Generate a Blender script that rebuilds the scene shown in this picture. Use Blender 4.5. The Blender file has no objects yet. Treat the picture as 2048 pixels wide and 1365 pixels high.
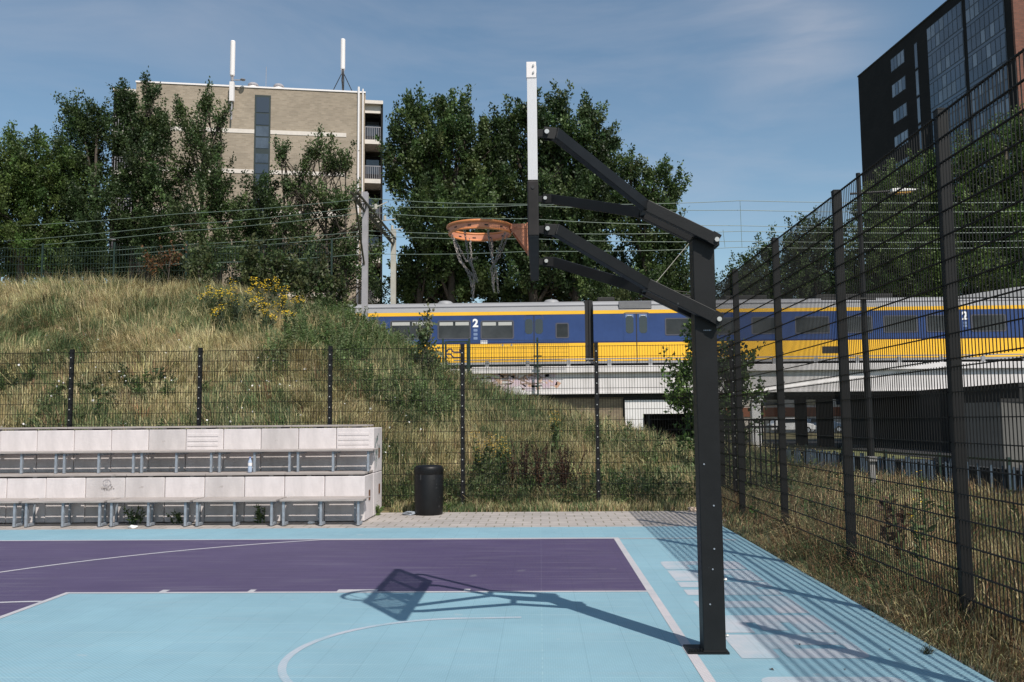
import bpy, bmesh, math, random
import numpy as np
from mathutils import Vector, Matrix, Euler

R_ = math.radians
sc = bpy.context.scene
col = sc.collection

# ------------------------------------------------------------------ camera model (pixels are those of the 2048 x 1365 photograph)
FPX, PITCH, YAW, ROLL, CAMH = 1767.27, .0906, .0303, .0088, 1.6242
CF = np.array([-math.sin(YAW) * math.cos(PITCH), math.cos(YAW) * math.cos(PITCH), math.sin(PITCH)])
_r = np.array([math.cos(YAW), math.sin(YAW), 0.0])
_u = np.cross(_r, CF)
CR = math.cos(ROLL) * _r - math.sin(ROLL) * _u
CU = math.sin(ROLL) * _r + math.cos(ROLL) * _u
CAM = np.array([0, 0, CAMH])


def ray(x, y):
    return CF + CR * (x - 1024) / FPX - CU * (y - 682.5) / FPX


def at(x, y, Y):
    d = ray(x, y)
    return CAM + d * (Y / d[1])


def ground(x, y, z=0.0):
    d = ray(x, y)
    return CAM + d * ((z - CAMH) / d[2])


# ------------------------------------------------------------------ scene helpers
def tag(o, label=None, cat=None, group=None, kind=None):
    if label: o['label'] = label
    if cat: o['category'] = cat
    if group: o['group'] = group
    if kind: o['kind'] = kind
    return o


def thing(name, label, cat, loc=(0, 0, 0), group=None, rotz=0.0):
    o = bpy.data.objects.new(name, None)
    o.empty_display_size = .2
    col.objects.link(o)
    o.location = loc
    o.rotation_euler = (0, 0, rotz)
    return tag(o, label, cat, group)


def origin_of(p):
    l = Vector((0, 0, 0))
    while p is not None:
        l = l + Vector(p.location)
        p = p.parent
    return l


class MB:
    """collects shapes, builds ONE mesh object; world coordinates unless local=True"""

    def __init__(s):
        s.v, s.f = [], []

    def add(s, vs, fs):
        n = len(s.v)
        s.v += [tuple(map(float, q)) for q in vs]
        s.f += [tuple(i + n for i in f) for f in fs]
        return s

    def box(s, x0, x1, y0, y1, z0, z1):
        return s.add([(x0, y0, z0), (x1, y0, z0), (x1, y1, z0), (x0, y1, z0), (x0, y0, z1), (x1, y0, z1), (x1, y1, z1), (x0, y1, z1)],
                     [(0, 3, 2, 1), (4, 5, 6, 7), (0, 1, 5, 4), (1, 2, 6, 5), (2, 3, 7, 6), (3, 0, 4, 7)])

    def beam(s, a, b, w, h, up=(0, 0, 1), cap=True):
        a, b = Vector(a), Vector(b)
        d = (b - a).normalized()
        u = Vector(up)
        if abs(d.dot(u)) > .98: u = Vector((0, 1, 0))
        r = d.cross(u).normalized()
        u = r.cross(d)
        q = []
        for p in (a, b):
            q += [p - r * w / 2 - u * h / 2, p + r * w / 2 - u * h / 2, p + r * w / 2 + u * h / 2, p - r * w / 2 + u * h / 2]
        f = [(0, 1, 5, 4), (1, 2, 6, 5), (2, 3, 7, 6), (3, 0, 4, 7)]
        if cap: f += [(0, 3, 2, 1), (4, 5, 6, 7)]
        return s.add(q, f)

    def tube(s, pts, r, n=8, cap=True):
        pts = [Vector(p) for p in pts]
        rs = r if isinstance(r, (list, tuple)) else [r] * len(pts)
        base = len(s.v)
        prev = None
        for i, p in enumerate(pts):
            if i == 0: d = pts[1] - p
            elif i == len(pts) - 1: d = p - pts[-2]
            else: d = (pts[i + 1] - pts[i - 1])
            d = d.normalized()
            if prev is None:
                prev = d.orthogonal().normalized()
            a = (prev - d * prev.dot(d)).normalized()
            prev = a
            b = d.cross(a)
            for k in range(n):
                t = 2 * math.pi * k / n
                q = p + (a * math.cos(t) + b * math.sin(t)) * rs[i]
                s.v.append(tuple(q))
        for i in range(len(pts) - 1):
            for k in range(n):
                k2 = (k + 1) % n
                s.f.append((base + i * n + k, base + i * n + k2, base + (i + 1) * n + k2, base + (i + 1) * n + k))
        if cap:
            s.f.append(tuple(base + k for k in reversed(range(n))))
            s.f.append(tuple(base + (len(pts) - 1) * n + k for k in range(n)))
        return s

    def lathe(s, prof, c=(0, 0, 0), n=24):
        base = len(s.v)
        for r, z in prof:
            for k in range(n):
                t = 2 * math.pi * k / n
                s.v.append((c[0] + r * math.cos(t), c[1] + r * math.sin(t), c[2] + z))
        for i in range(len(prof) - 1):
            for k in range(n):
                k2 = (k + 1) % n
                s.f.append((base + i * n + k, base + i * n + k2, base + (i + 1) * n + k2, base + (i + 1) * n + k))
        return s

    def prism(s, poly, fn, d0, d1):
        """poly: 2D points counter-clockwise; fn(a,b,d) -> world point; extruded from d0 to d1"""
        n = len(poly)
        vs = [fn(a, b, d0) for a, b in poly] + [fn(a, b, d1) for a, b in poly]
        fs = [tuple(range(n))[::-1], tuple(range(n, 2 * n))]
        fs += [(i, (i + 1) % n, n + (i + 1) % n, n + i) for i in range(n)]
        return s.add(vs, fs)

    def sheet(s, poly, fn):
        return s.add([fn(a, b) for a, b in poly], [tuple(range(len(poly)))])

    def ribbon(s, pts, w, fn, closed=False):
        """flat ribbon of width w along 2D pts mapped with fn(a,b)"""
        P = [Vector((p[0], p[1])) for p in pts]
        n = len(P)
        L, Rr = [], []
        for i in range(n):
            a = P[(i - 1) % n] if closed or i > 0 else P[i]
            b = P[(i + 1) % n] if closed or i < n - 1 else P[i]
            d = (b - a)
            d = d.normalized() if d.length > 1e-9 else Vector((1, 0))
            nn = Vector((-d.y, d.x))
            L.append(P[i] + nn * w / 2)
            Rr.append(P[i] - nn * w / 2)
        vs = [fn(*p) for p in L] + [fn(*p) for p in Rr]
        m = n if closed else n - 1
        return s.add(vs, [(n + i, n + (i + 1) % n, (i + 1) % n, i) for i in range(m)])

    def build(s, name, m, parent=None, smooth=False, bevel=0.0, local=False, bsegs=2):
        me = bpy.data.meshes.new(name)
        o0 = Vector((0, 0, 0)) if (local or parent is None) else origin_of(parent)
        me.from_pydata([(x - o0.x, y - o0.y, z - o0.z) for x, y, z in s.v], [], s.f)
        me.update()
        if smooth:
            me.polygons.foreach_set('use_smooth', [True] * len(me.polygons))
        o = bpy.data.objects.new(name, me)
        col.objects.link(o)
        if m: me.materials.append(m)
        if parent: o.parent = parent
        if bevel:
            md = o.modifiers.new('bevel', 'BEVEL')
            md.width = bevel
            md.segments = bsegs
            md.limit_method = 'ANGLE'
            md.angle_limit = R_(40)
        return o


def np_mesh(name, verts, tris, m, colors=None, parent=None, quads=None):
    me = bpy.data.meshes.new(name)
    o0 = origin_of(parent) if parent else Vector((0, 0, 0))
    verts = np.asarray(verts, dtype=np.float32) - np.array(o0, dtype=np.float32)
    me.vertices.add(len(verts))
    me.vertices.foreach_set('co', verts.ravel())
    faces = np.asarray(tris, dtype=np.int32)
    k = faces.shape[1]
    me.loops.add(faces.size)
    me.loops.foreach_set('vertex_index', faces.ravel())
    me.polygons.add(len(faces))
    me.polygons.foreach_set('loop_start', np.arange(0, faces.size, k, dtype=np.int32))
    me.polygons.foreach_set('loop_total', np.full(len(faces), k, dtype=np.int32))
    me.update(calc_edges=True)
    if colors is not None:
        at_ = me.color_attributes.new('col', 'FLOAT_COLOR', 'POINT')
        c = np.ones((len(verts), 4), dtype=np.float32)
        c[:, :3] = colors
        at_.data.foreach_set('color', c.ravel())
    me.materials.append(m)
    o = bpy.data.objects.new(name, me)
    col.objects.link(o)
    if parent: o.parent = parent
    return o


def copy_tree(o, parent=None):
    c = o.copy()
    col.objects.link(c)
    c.parent = parent
    for ch in list(o.children):
        copy_tree(ch, c)
    return c


ORD = ['first', 'second', 'third', 'fourth', 'fifth', 'sixth', 'seventh', 'eighth', 'ninth', 'tenth', 'eleventh', 'twelfth', 'thirteenth', 'fourteenth', 'fifteenth']


# ------------------------------------------------------------------ materials
def nt(m):
    m.use_nodes = True
    t = m.node_tree
    return t, t.nodes, t.links, t.nodes['Principled BSDF']


def mat(name, c, rough=.6, metal=0.0, var=0.0, scale=4.0, bump=0.0, bscale=40.0, spec=.5, c2=None, lo=.35, hi=.65, stretch=None, detail=4.0):
    m = bpy.data.materials.new(name)
    t, N, L, P = nt(m)
    P.inputs['Roughness'].default_value = rough
    P.inputs['Metallic'].default_value = metal
    P.inputs['Specular IOR Level'].default_value = spec
    P.inputs['Base Color'].default_value = (*c, 1)
    tc = N.new('ShaderNodeTexCoord')
    if var or c2:
        n = N.new('ShaderNodeTexNoise')
        n.inputs['Scale'].default_value = scale
        n.inputs['Detail'].default_value = detail
        n.inputs['Roughness'].default_value = .65
        if stretch:
            mp = N.new('ShaderNodeMapping')
            mp.inputs['Scale'].default_value = stretch
            L.new(tc.outputs['Object'], mp.inputs['Vector'])
            L.new(mp.outputs['Vector'], n.inputs['Vector'])
        else:
            L.new(tc.outputs['Object'], n.inputs['Vector'])
        r = N.new('ShaderNodeValToRGB')
        r.color_ramp.elements[0].position = lo
        r.color_ramp.elements[1].position = hi
        if c2:
            a, b = c, c2
        else:
            a = tuple(x * (1 - var) for x in c)
            b = tuple(min(1, x * (1 + var)) for x in c)
        r.color_ramp.elements[0].color = (*a, 1)
        r.color_ramp.elements[1].color = (*b, 1)
        L.new(n.outputs['Fac'], r.inputs['Fac'])
        L.new(r.outputs['Color'], P.inputs['Base Color'])
    if bump:
        n2 = N.new('ShaderNodeTexNoise')
        n2.inputs['Scale'].default_value = bscale
        n2.inputs['Detail'].default_value = 5
        L.new(tc.outputs['Object'], n2.inputs['Vector'])
        b = N.new('ShaderNodeBump')
        b.inputs['Strength'].default_value = bump
        b.inputs['Distance'].default_value = .02
        L.new(n2.outputs['Fac'], b.inputs['Height'])
        L.new(b.outputs['Normal'], P.inputs['Normal'])
    return m


def attr_mat(name, rough=.7, trans=0.0, spec=.2):
    m = bpy.data.materials.new(name)
    t, N, L, P = nt(m)
    a = N.new('ShaderNodeAttribute')
    a.attribute_name = 'col'
    L.new(a.outputs['Color'], P.inputs['Base Color'])
    P.inputs['Roughness'].default_value = rough
    P.inputs['Specular IOR Level'].default_value = spec
    if trans:
        tr = N.new('ShaderNodeBsdfTranslucent')
        L.new(a.outputs['Color'], tr.inputs['Color'])
        mx = N.new('ShaderNodeMixShader')
        mx.inputs[0].default_value = trans
        L.new(P.outputs[0], mx.inputs[1])
        L.new(tr.outputs[0], mx.inputs[2])
        L.new(mx.outputs[0], N['Material Output'].inputs['Surface'])
    return m


def tile_mat(name, base, worn=None, rough=.55, nscale=.55, lo=.3, hi=.72):
    """interlocking sports tiles: fine lattice, tile seams and large worn patches (object space, metres)"""
    m = bpy.data.materials.new(name)
    t, N, L, P = nt(m)
    tc = N.new('ShaderNodeTexCoord')
    n = N.new('ShaderNodeTexNoise')
    n.inputs['Scale'].default_value = nscale
    n.inputs['Detail'].default_value = 6
    n.inputs['Roughness'].default_value = .7
    L.new(tc.outputs['Object'], n.inputs['Vector'])
    r = N.new('ShaderNodeValToRGB')
    r.color_ramp.elements[0].position = lo
    r.color_ramp.elements[1].position = hi
    r.color_ramp.elements[0].color = (*(worn or [x * .89 for x in base]), 1)
    r.color_ramp.elements[1].color = (*[min(1, x * (1.0 if worn else 1.09) + .006) for x in base], 1)
    L.new(n.outputs['Fac'], r.inputs['Fac'])
    # dust streaks
    mp = N.new('ShaderNodeMapping')
    mp.inputs['Scale'].default_value = (.5, 7, 1)
    L.new(tc.outputs['Object'], mp.inputs['Vector'])
    n3 = N.new('ShaderNodeTexNoise')
    n3.inputs['Scale'].default_value = 2.0
    n3.inputs['Detail'].default_value = 5
    L.new(mp.outputs['Vector'], n3.inputs['Vector'])
    r3 = N.new('ShaderNodeMapRange')
    r3.inputs['From Min'].default_value = .5
    r3.inputs['From Max'].default_value = .8
    r3.inputs['To Min'].default_value = 0
    r3.inputs['To Max'].default_value = .16
    L.new(n3.outputs['Fac'], r3.inputs['Value'])
    mx0 = N.new('ShaderNodeMixRGB')
    L.new(r3.outputs[0], mx0.inputs[0])
    L.new(r.outputs['Color'], mx0.inputs[1])
    mx0.inputs[2].default_value = (.42, .42, .42, 1)
    # lattice
    w = []
    for ang in (45, -45):
        mp2 = N.new('ShaderNodeMapping')
        mp2.inputs['Rotation'].default_value = (0, 0, R_(ang))
        L.new(tc.outputs['Object'], mp2.inputs['Vector'])
        wv = N.new('ShaderNodeTexWave')
        wv.wave_type = 'BANDS'
        wv.inputs['Scale'].default_value = 14.0
        wv.inputs['Distortion'].default_value = 0
        L.new(mp2.outputs['Vector'], wv.inputs['Vector'])
        w.append(wv)
    mm = N.new('ShaderNodeMath')
    mm.operation = 'MULTIPLY'
    L.new(w[0].outputs['Fac'], mm.inputs[0])
    L.new(w[1].outputs['Fac'], mm.inputs[1])
    mr = N.new('ShaderNodeMapRange')
    mr.inputs['To Min'].default_value = .86
    mr.inputs['To Max'].default_value = 1.13
    L.new(mm.outputs[0], mr.inputs['Value'])
    # seams
    bk = N.new('ShaderNodeTexBrick')
    bk.offset = 0
    bk.inputs['Scale'].default_value = 1.0
    bk.inputs['Brick Width'].default_value = .305
    bk.inputs['Row Height'].default_value = .305
    bk.inputs['Mortar Size'].default_value = .0035
    bk.inputs['Mortar Smooth'].default_value = .3
    bk.inputs['Color1'].default_value = (1, 1, 1, 1)
    bk.inputs['Color2'].default_value = (.965, .965, .975, 1)
    bk.inputs['Mortar'].default_value = (.84, .85, .86, 1)
    L.new(tc.outputs['Object'], bk.inputs['Vector'])
    ml = N.new('ShaderNodeMixRGB')
    ml.blend_type = 'MULTIPLY'
    ml.inputs[0].default_value = 1
    L.new(mx0.outputs['Color'], ml.inputs[1])
    L.new(bk.outputs['Color'], ml.inputs[2])
    m2 = N.new('ShaderNodeMixRGB')
    m2.blend_type = 'MULTIPLY'
    m2.inputs[0].default_value = 1
    L.new(ml.outputs['Color'], m2.inputs[1])
    L.new(mr.outputs[0], m2.inputs[2])
    # pale dusty joints between the rows of tiles, broken up by noise
    bk2 = N.new('ShaderNodeTexBrick')
    bk2.offset = 0
    bk2.inputs['Scale'].default_value = 1.0
    bk2.inputs['Brick Width'].default_value = 900
    bk2.inputs['Row Height'].default_value = .305
    bk2.inputs['Mortar Size'].default_value = .0045
    bk2.inputs['Mortar Smooth'].default_value = .2
    bk2.inputs['Color1'].default_value = (0, 0, 0, 1)
    bk2.inputs['Color2'].default_value = (0, 0, 0, 1)
    bk2.inputs['Mortar'].default_value = (1, 1, 1, 1)
    L.new(tc.outputs['Object'], bk2.inputs['Vector'])
    jm = N.new('ShaderNodeMath')
    jm.operation = 'MULTIPLY'
    L.new(bk2.outputs['Color'], jm.inputs[0])
    jr = N.new('ShaderNodeMapRange')
    jr.inputs['From Min'].default_value = .35
    jr.inputs['From Max'].default_value = .65
    jr.inputs['To Max'].default_value = .55
    L.new(n3.outputs['Fac'], jr.inputs['Value'])
    L.new(jr.outputs[0], jm.inputs[1])
    m3 = N.new('ShaderNodeMixRGB')
    L.new(jm.outputs[0], m3.inputs[0])
    L.new(m2.outputs['Color'], m3.inputs[1])
    m3.inputs[2].default_value = (*[min(.6, x * 1.15 + .10) for x in base], 1)
    L.new(m3.outputs['Color'], P.inputs['Base Color'])
    P.inputs['Roughness'].default_value = rough
    P.inputs['Specular IOR Level'].default_value = .3
    b = N.new('ShaderNodeBump')
    b.inputs['Strength'].default_value = .25
    b.inputs['Distance'].default_value = .004
    L.new(mm.outputs[0], b.inputs['Height'])
    L.new(b.outputs['Normal'], P.inputs['Normal'])
    return m


def brick_mat(name, c1, c2, mortar, w=.22, h=.065, ms=.012, rough=.85, axis='XZ', bias=0.0, var=.25, vscale=.35, offset=.5):
    m = bpy.data.materials.new(name)
    t, N, L, P = nt(m)
    tc = N.new('ShaderNodeTexCoord')
    sp = N.new('ShaderNodeSeparateXYZ')
    L.new(tc.outputs['Object'], sp.inputs[0])
    cb = N.new('ShaderNodeCombineXYZ')
    if axis == 'XZ':
        ad = N.new('ShaderNodeMath')
        ad.operation = 'ADD'
        L.new(sp.outputs[0], ad.inputs[0])
        L.new(sp.outputs[1], ad.inputs[1])
        L.new(ad.outputs[0], cb.inputs[0])
        L.new(sp.outputs[2], cb.inputs[1])
    else:
        L.new(sp.outputs[0], cb.inputs[0])
        L.new(sp.outputs[1], cb.inputs[1])
    b = N.new('ShaderNodeTexBrick')
    b.offset = offset
    b.inputs['Scale'].default_value = 1
    b.inputs['Brick Width'].default_value = w
    b.inputs['Row Height'].default_value = h
    b.inputs['Mortar Size'].default_value = ms
    b.inputs['Bias'].default_value = bias
    b.inputs['Color1'].default_value = (*c1, 1)
    b.inputs['Color2'].default_value = (*c2, 1)
    b.inputs['Mortar'].default_value = (*mortar, 1)
    L.new(cb.outputs[0], b.inputs['Vector'])
    n = N.new('ShaderNodeTexNoise')
    n.inputs['Scale'].default_value = vscale
    n.inputs['Detail'].default_value = 6
    n.inputs['Roughness'].default_value = .7
    L.new(tc.outputs['Object'], n.inputs['Vector'])
    mr = N.new('ShaderNodeMapRange')
    mr.inputs['From Min'].default_value = .3
    mr.inputs['From Max'].default_value = .7
    mr.inputs['To Min'].default_value = 1 - var
    mr.inputs['To Max'].default_value = 1 + var
    L.new(n.outputs['Fac'], mr.inputs['Value'])
    ml = N.new('ShaderNodeMixRGB')
    ml.blend_type = 'MULTIPLY'
    ml.inputs[0].default_value = 1
    L.new(b.outputs['Color'], ml.inputs[1])
    L.new(mr.outputs[0], ml.inputs[2])
    L.new(ml.outputs['Color'], P.inputs['Base Color'])
    P.inputs['Roughness'].default_value = rough
    P.inputs['Specular IOR Level'].default_value = .2
    return m


M = {}
M['court_blue'] = tile_mat('court blue tiles', (.235, .40, .475))
M['court_purple'] = tile_mat('court purple tiles', (.078, .058, .125))
M['court_white'] = tile_mat('court white paint', (.55, .51, .52), (.42, .43, .46), nscale=2.5)
M['court_letter'] = tile_mat('worn white lettering paint', (.455, .475, .515), (.295, .42, .485), nscale=1.7, lo=.30, hi=.60)
M['court_faded'] = tile_mat('faded white paint', (.43, .465, .52), (.275, .42, .49), nscale=1.6, lo=.34, hi=.60)
M['paver'] = brick_mat('grey concrete pavers', (.37, .335, .315), (.325, .297, .28), (.19, .175, .14), w=.29, h=.30, ms=.010, axis='XY', var=.14, vscale=1.5)
M['kerb'] = mat('kerb concrete', (.22, .21, .20), .9, var=.25, scale=3)
M['soil'] = mat('dry soil', (.10, .085, .05), .95, c2=(.17, .14, .085), scale=1.2, bump=.6, bscale=12)
M['black'] = mat('black coated steel', (.0075, .0078, .0085), .5, var=.2, scale=6, bump=.05, bscale=120, spec=.3)
M['fence_black'] = mat('anthracite powder coat', (.006, .006, .0062), .55, spec=.25)
M['fence_post'] = mat('anthracite post coat', (.0075, .0075, .008), .55, var=.15, scale=5, spec=.3)
M['green_steel'] = mat('dark green fence steel', (.012, .03, .022), .5)
M['bolt'] = mat('zinc bolt', (.62, .60, .57), .35, metal=.6)
M['silver'] = mat('brushed aluminium edge', (.62, .61, .62), .45, metal=.25, var=.06, scale=8, stretch=(60, 60, 1))
M['padding'] = mat('black rubber padding', (.010, .0095, .0095), .65, c2=(.022, .019, .019), scale=5, spec=.3)
M['orange'] = mat('orange rim paint', (.64, .265, .145), .6, scale=9, c2=(.56, .24, .145), spec=.3)
M['orange_bright'] = mat('bright orange rim ring', (.58, .205, .065), .5, var=.15, scale=9)
M['chain'] = mat('galvanised chain', (.24, .21, .19), .5, metal=.3)
M['galv'] = mat('galvanised steel', (.27, .30, .34), .5, metal=.2, var=.18, scale=14)
M['concrete'] = mat('pale concrete block', (.60, .55, .545), .9, var=.11, scale=3.2, bump=.12, bscale=30, stretch=(1, 1, .35))
M['concrete2'] = mat('greyer concrete block', (.50, .46, .452), .9, var=.13, scale=2.6, bump=.12, bscale=30, stretch=(1, 1, .35))
M['rust'] = mat('rusty steel plate', (.12, .05, .022), .85, c2=(.20, .085, .035), scale=14)
M['plank'] = mat('weathered grey board', (.33, .29, .27), .8, var=.2, scale=3, stretch=(1, 18, 18), bump=.15, bscale=60)
M['bin'] = mat('black plastic bin', (.006, .006, .0066), .45, var=.2, scale=8, spec=.3)
M['ink'] = mat('black marker ink', (.10, .085, .08), .8)
M['ink_grey'] = mat('grey marker ink', (.33, .30, .31), .8)
M['teal'] = mat('teal spray paint', (.045, .15, .13), .8, c2=(.14, .26, .235), scale=30)
M['bridge'] = mat('pale bridge concrete', (.52, .49, .475), .85, scale=1.3, c2=(.69, .655, .645), lo=.3, hi=.55, stretch=(1.4, 1, .22), detail=8)
M['bridge_dark'] = mat('shade darkened concrete', (.017, .0165, .016), .9, var=.2, scale=1)  # shade under the bridge is put into this near-black colour
M['white_conc'] = mat('white painted concrete', (.72, .70, .69), .8, var=.04, scale=1)
M['grey_wall'] = mat('grey retaining concrete', (.26, .25, .24), .85, var=.12, scale=.6)
M['grey_wall2'] = mat('shade darkened pier concrete', (.10, .096, .088), .85, var=.15, scale=.6)  # darkened grey: the wing wall's shadow is put into the colour
M['abut_brick'] = brick_mat('tan abutment brick', (.30, .235, .155), (.22, .17, .115), (.20, .17, .13), w=.24, h=.085)
M['tan_brick'] = brick_mat('tan flat brick', (.37, .305, .235), (.285, .235, .178), (.33, .285, .23), w=.42, h=.13, ms=.016, var=.18, vscale=.22)
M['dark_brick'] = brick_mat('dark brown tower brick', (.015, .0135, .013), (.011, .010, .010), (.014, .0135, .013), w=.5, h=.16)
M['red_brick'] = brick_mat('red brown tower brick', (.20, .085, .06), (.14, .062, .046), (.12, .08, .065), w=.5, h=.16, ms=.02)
M['cream'] = mat('cream concrete band', (.66, .60, .54), .8, var=.05, scale=2)
M['offwhite'] = mat('off white paint', (.78, .74, .73), .55)
M['winframe'] = mat('dark green window frame', (.018, .03, .03), .5)
M['glass'] = mat('dark window glass', (.035, .045, .06), .06, spec=.9)
M['glass_pale'] = mat('window with pale blind', (.06, .075, .095), .1, spec=.9, var=.4, scale=.5)  # slightly paler glass for some panes
M['tower_glass'] = mat('blue grey tower glass', (.05, .07, .105), .08, spec=1.0, var=.35, scale=.25)
M['tower_glass2'] = mat('pale curtained tower glass', (.17, .20, .245), .12, spec=1.0, var=.3, scale=.3)
M['tower_frame'] = mat('slate window frame', (.035, .042, .055), .5)
M['train_blue'] = mat('train blue paint', (.026, .055, .165), .4, var=.1, scale=.7, spec=.35)
M['train_navy'] = mat('train navy line', (.012, .018, .08), .35)
M['train_yellow'] = mat('train yellow paint', (.83, .46, .028), .35, var=.04, scale=.6)
M['train_roof'] = mat('train grey roof', (.28, .28, .29), .55, var=.08, scale=.8, stretch=(.3, 1, 3))
M['train_skirt'] = mat('train grey skirt', (.27, .27, .28), .6, var=.1, scale=1)
M['train_under'] = mat('dark underframe', (.02, .019, .018), .8)
M['rubber'] = mat('black gangway rubber', (.014, .014, .015), .75)
M['train_frame'] = mat('dark window surround', (.07, .07, .09), .4)
M['train_glass'] = mat('tinted train window', (.035, .037, .04), .10, spec=.35, var=.5, scale=.45)
M['train_blind'] = mat('pale window vent strip', (.42, .42, .40), .4)
M['white_paint'] = mat('white lettering paint', (.80, .80, .80), .5)
M['grey_mark'] = mat('pale blue pictogram', (.16, .22, .36), .5)
M['mast_grey'] = mat('grey catenary steel', (.30, .29, .31), .6, var=.08, scale=2)
M['mast_beige'] = mat('beige catenary steel', (.40, .38, .33), .6, var=.08, scale=2)
M['truss'] = mat('dark olive steel truss', (.05, .05, .035), .6)
M['wire'] = mat('green grey copper wire', (.13, .18, .15), .5)
M['lamp'] = mat('pale lamp housing', (.72, .70, .68), .4)
M['amber'] = mat('amber lamp glass', (.55, .30, .04), .3)
M['bark'] = mat('tree bark', (.05, .04, .03), .9, var=.3, scale=6)
M['leaf'] = attr_mat('tree leaves', .5, trans=.32, spec=.35)
M['grass'] = attr_mat('grass blades', .65, trans=.25, spec=.25)
M['petal'] = mat('yellow petals', (.66, .44, .015), .6, var=.2, scale=30)
M['dull_petal'] = mat('ochre petals', (.40, .25, .03), .7, var=.2, scale=30)
M['stalk'] = attr_mat('plant stalks', .7, trans=.15)
M['blue_rail'] = mat('blue grey railing steel', (.055, .08, .11), .45, var=.2, scale=5)
M['shaded_asphalt'] = mat('shaded_asphalt', (.022, .022, .023), .9, var=.2, scale=3)  # road tone lowered, shade by the bridge is in the colour
M['car_white'] = mat('white car paint', (.70, .71, .73), .3)
M['car_blue'] = mat('dark blue car paint', (.05, .08, .13), .3)
M['car_glass'] = mat('car glass', (.02, .025, .03), .08, spec=.9)
M['tyre'] = mat('tyre rubber', (.015, .015, .015), .8)
M['terracotta'] = mat('terracotta band', (.28, .10, .05), .8)
M['litter_paper'] = mat('crumpled white paper', (.72, .70, .68), .8)
M['litter_card'] = mat('beige litter wrapper', (.52, .40, .31), .8, var=.2, scale=10)
M['bottle'] = mat('clear blue plastic', (.36, .43, .55), .15, spec=.8)
M['bottle_cap'] = mat('blue cap', (.10, .16, .40), .4)
M['tag_orange'] = mat('faded orange spray paint', (.56, .33, .22), .8, c2=(.60, .45, .38), scale=2.5)
M['tag_pink'] = mat('faded pink spray paint', (.55, .42, .47), .8, c2=(.58, .52, .55), scale=3)
M['tag_brown'] = mat('brown spray paint', (.20, .13, .10), .8, c2=(.36, .27, .22), scale=3)
M['tag_lime'] = mat('pale lime spray paint', (.50, .55, .33), .8, c2=(.58, .58, .45), scale=3)


def specks(m, col, thr=.74, scale=28, mix=.7):
    """small chips and scuffs over whatever drives the base colour"""
    t, N, L, P = m.node_tree, m.node_tree.nodes, m.node_tree.links, m.node_tree.nodes['Principled BSDF']
    src = P.inputs['Base Color'].links[0].from_socket
    tc = N.new('ShaderNodeTexCoord')
    n = N.new('ShaderNodeTexNoise')
    n.inputs['Scale'].default_value = scale
    n.inputs['Detail'].default_value = 3
    L.new(tc.outputs['Object'], n.inputs['Vector'])
    r = N.new('ShaderNodeMapRange')
    r.inputs['From Min'].default_value = thr
    r.inputs['From Max'].default_value = thr + .04
    r.inputs['To Max'].default_value = mix
    L.new(n.outputs['Fac'], r.inputs['Value'])
    mx = N.new('ShaderNodeMixRGB')
    L.new(r.outputs[0], mx.inputs[0])
    L.new(src, mx.inputs[1])
    mx.inputs[2].default_value = (*col, 1)
    L.new(mx.outputs[0], P.inputs['Base Color'])


specks(M['black'], (.10, .11, .12), .72, 26)
specks(M['concrete'], (.36, .32, .30), .70, 9, .6)
specks(M['concrete2'], (.32, .28, .26), .68, 7, .6)
specks(M['court_blue'], (.36, .42, .45), .70, 3.2, .45)
specks(M['court_purple'], (.17, .16, .19), .70, 3.2, .5)
specks(M['plank'], (.20, .18, .16), .66, 7, .5)
specks(M['bin'], (.05, .05, .052), .70, 18)
specks(M['train_yellow'], (.50, .30, .06), .70, 2.2, .35)


def perforated_mat():
    m = bpy.data.materials.new('perforated steel sheet')
    t, N, L, P = nt(m)
    P.inputs['Base Color'].default_value = (.30, .30, .31, 1)
    P.inputs['Roughness'].default_value = .5
    P.inputs['Metallic'].default_value = .4
    tc = N.new('ShaderNodeTexCoord')
    sp = N.new('ShaderNodeSeparateXYZ')
    L.new(tc.outputs['Object'], sp.inputs[0])
    cb = N.new('ShaderNodeCombineXYZ')
    L.new(sp.outputs[1], cb.inputs[0])
    L.new(sp.outputs[2], cb.inputs[1])
    vo = N.new('ShaderNodeTexVoronoi')
    vo.voronoi_dimensions = '2D'
    vo.inputs['Scale'].default_value = 34
    vo.inputs['Randomness'].default_value = 0
    L.new(cb.outputs[0], vo.inputs['Vector'])
    lt = N.new('ShaderNodeMath')
    lt.operation = 'GREATER_THAN'
    lt.inputs[1].default_value = .45
    L.new(vo.outputs['Distance'], lt.inputs[0])
    L.new(lt.outputs[0], P.inputs['Alpha'])
    return m


M['perf'] = perforated_mat()
# ------------------------------------------------------------------ world, sun, camera
SUN_H = Vector((.40, -.67, 1.0)).normalized()          # towards the sun: from the shadow of the hoop on the court
SUN_EL = math.asin(SUN_H.z)
SUN_AZ = math.atan2(SUN_H.x, SUN_H.y)                  # clockwise from +Y
w = bpy.data.worlds.new("World")
sc.world = w
w.use_nodes = True
WN, WL = w.node_tree.nodes, w.node_tree.links
bg = WN['Background']
sky = WN.new('ShaderNodeTexSky')
sky.sky_type = 'NISHITA'
sky.sun_disc = False
sky.sun_elevation = SUN_EL
sky.sun_rotation = SUN_AZ
sky.altitude = 20
sky.air_density = 1.0
sky.dust_density = .8
sky.ozone_density = 1.6
tc = WN.new('ShaderNodeTexCoord')
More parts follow.
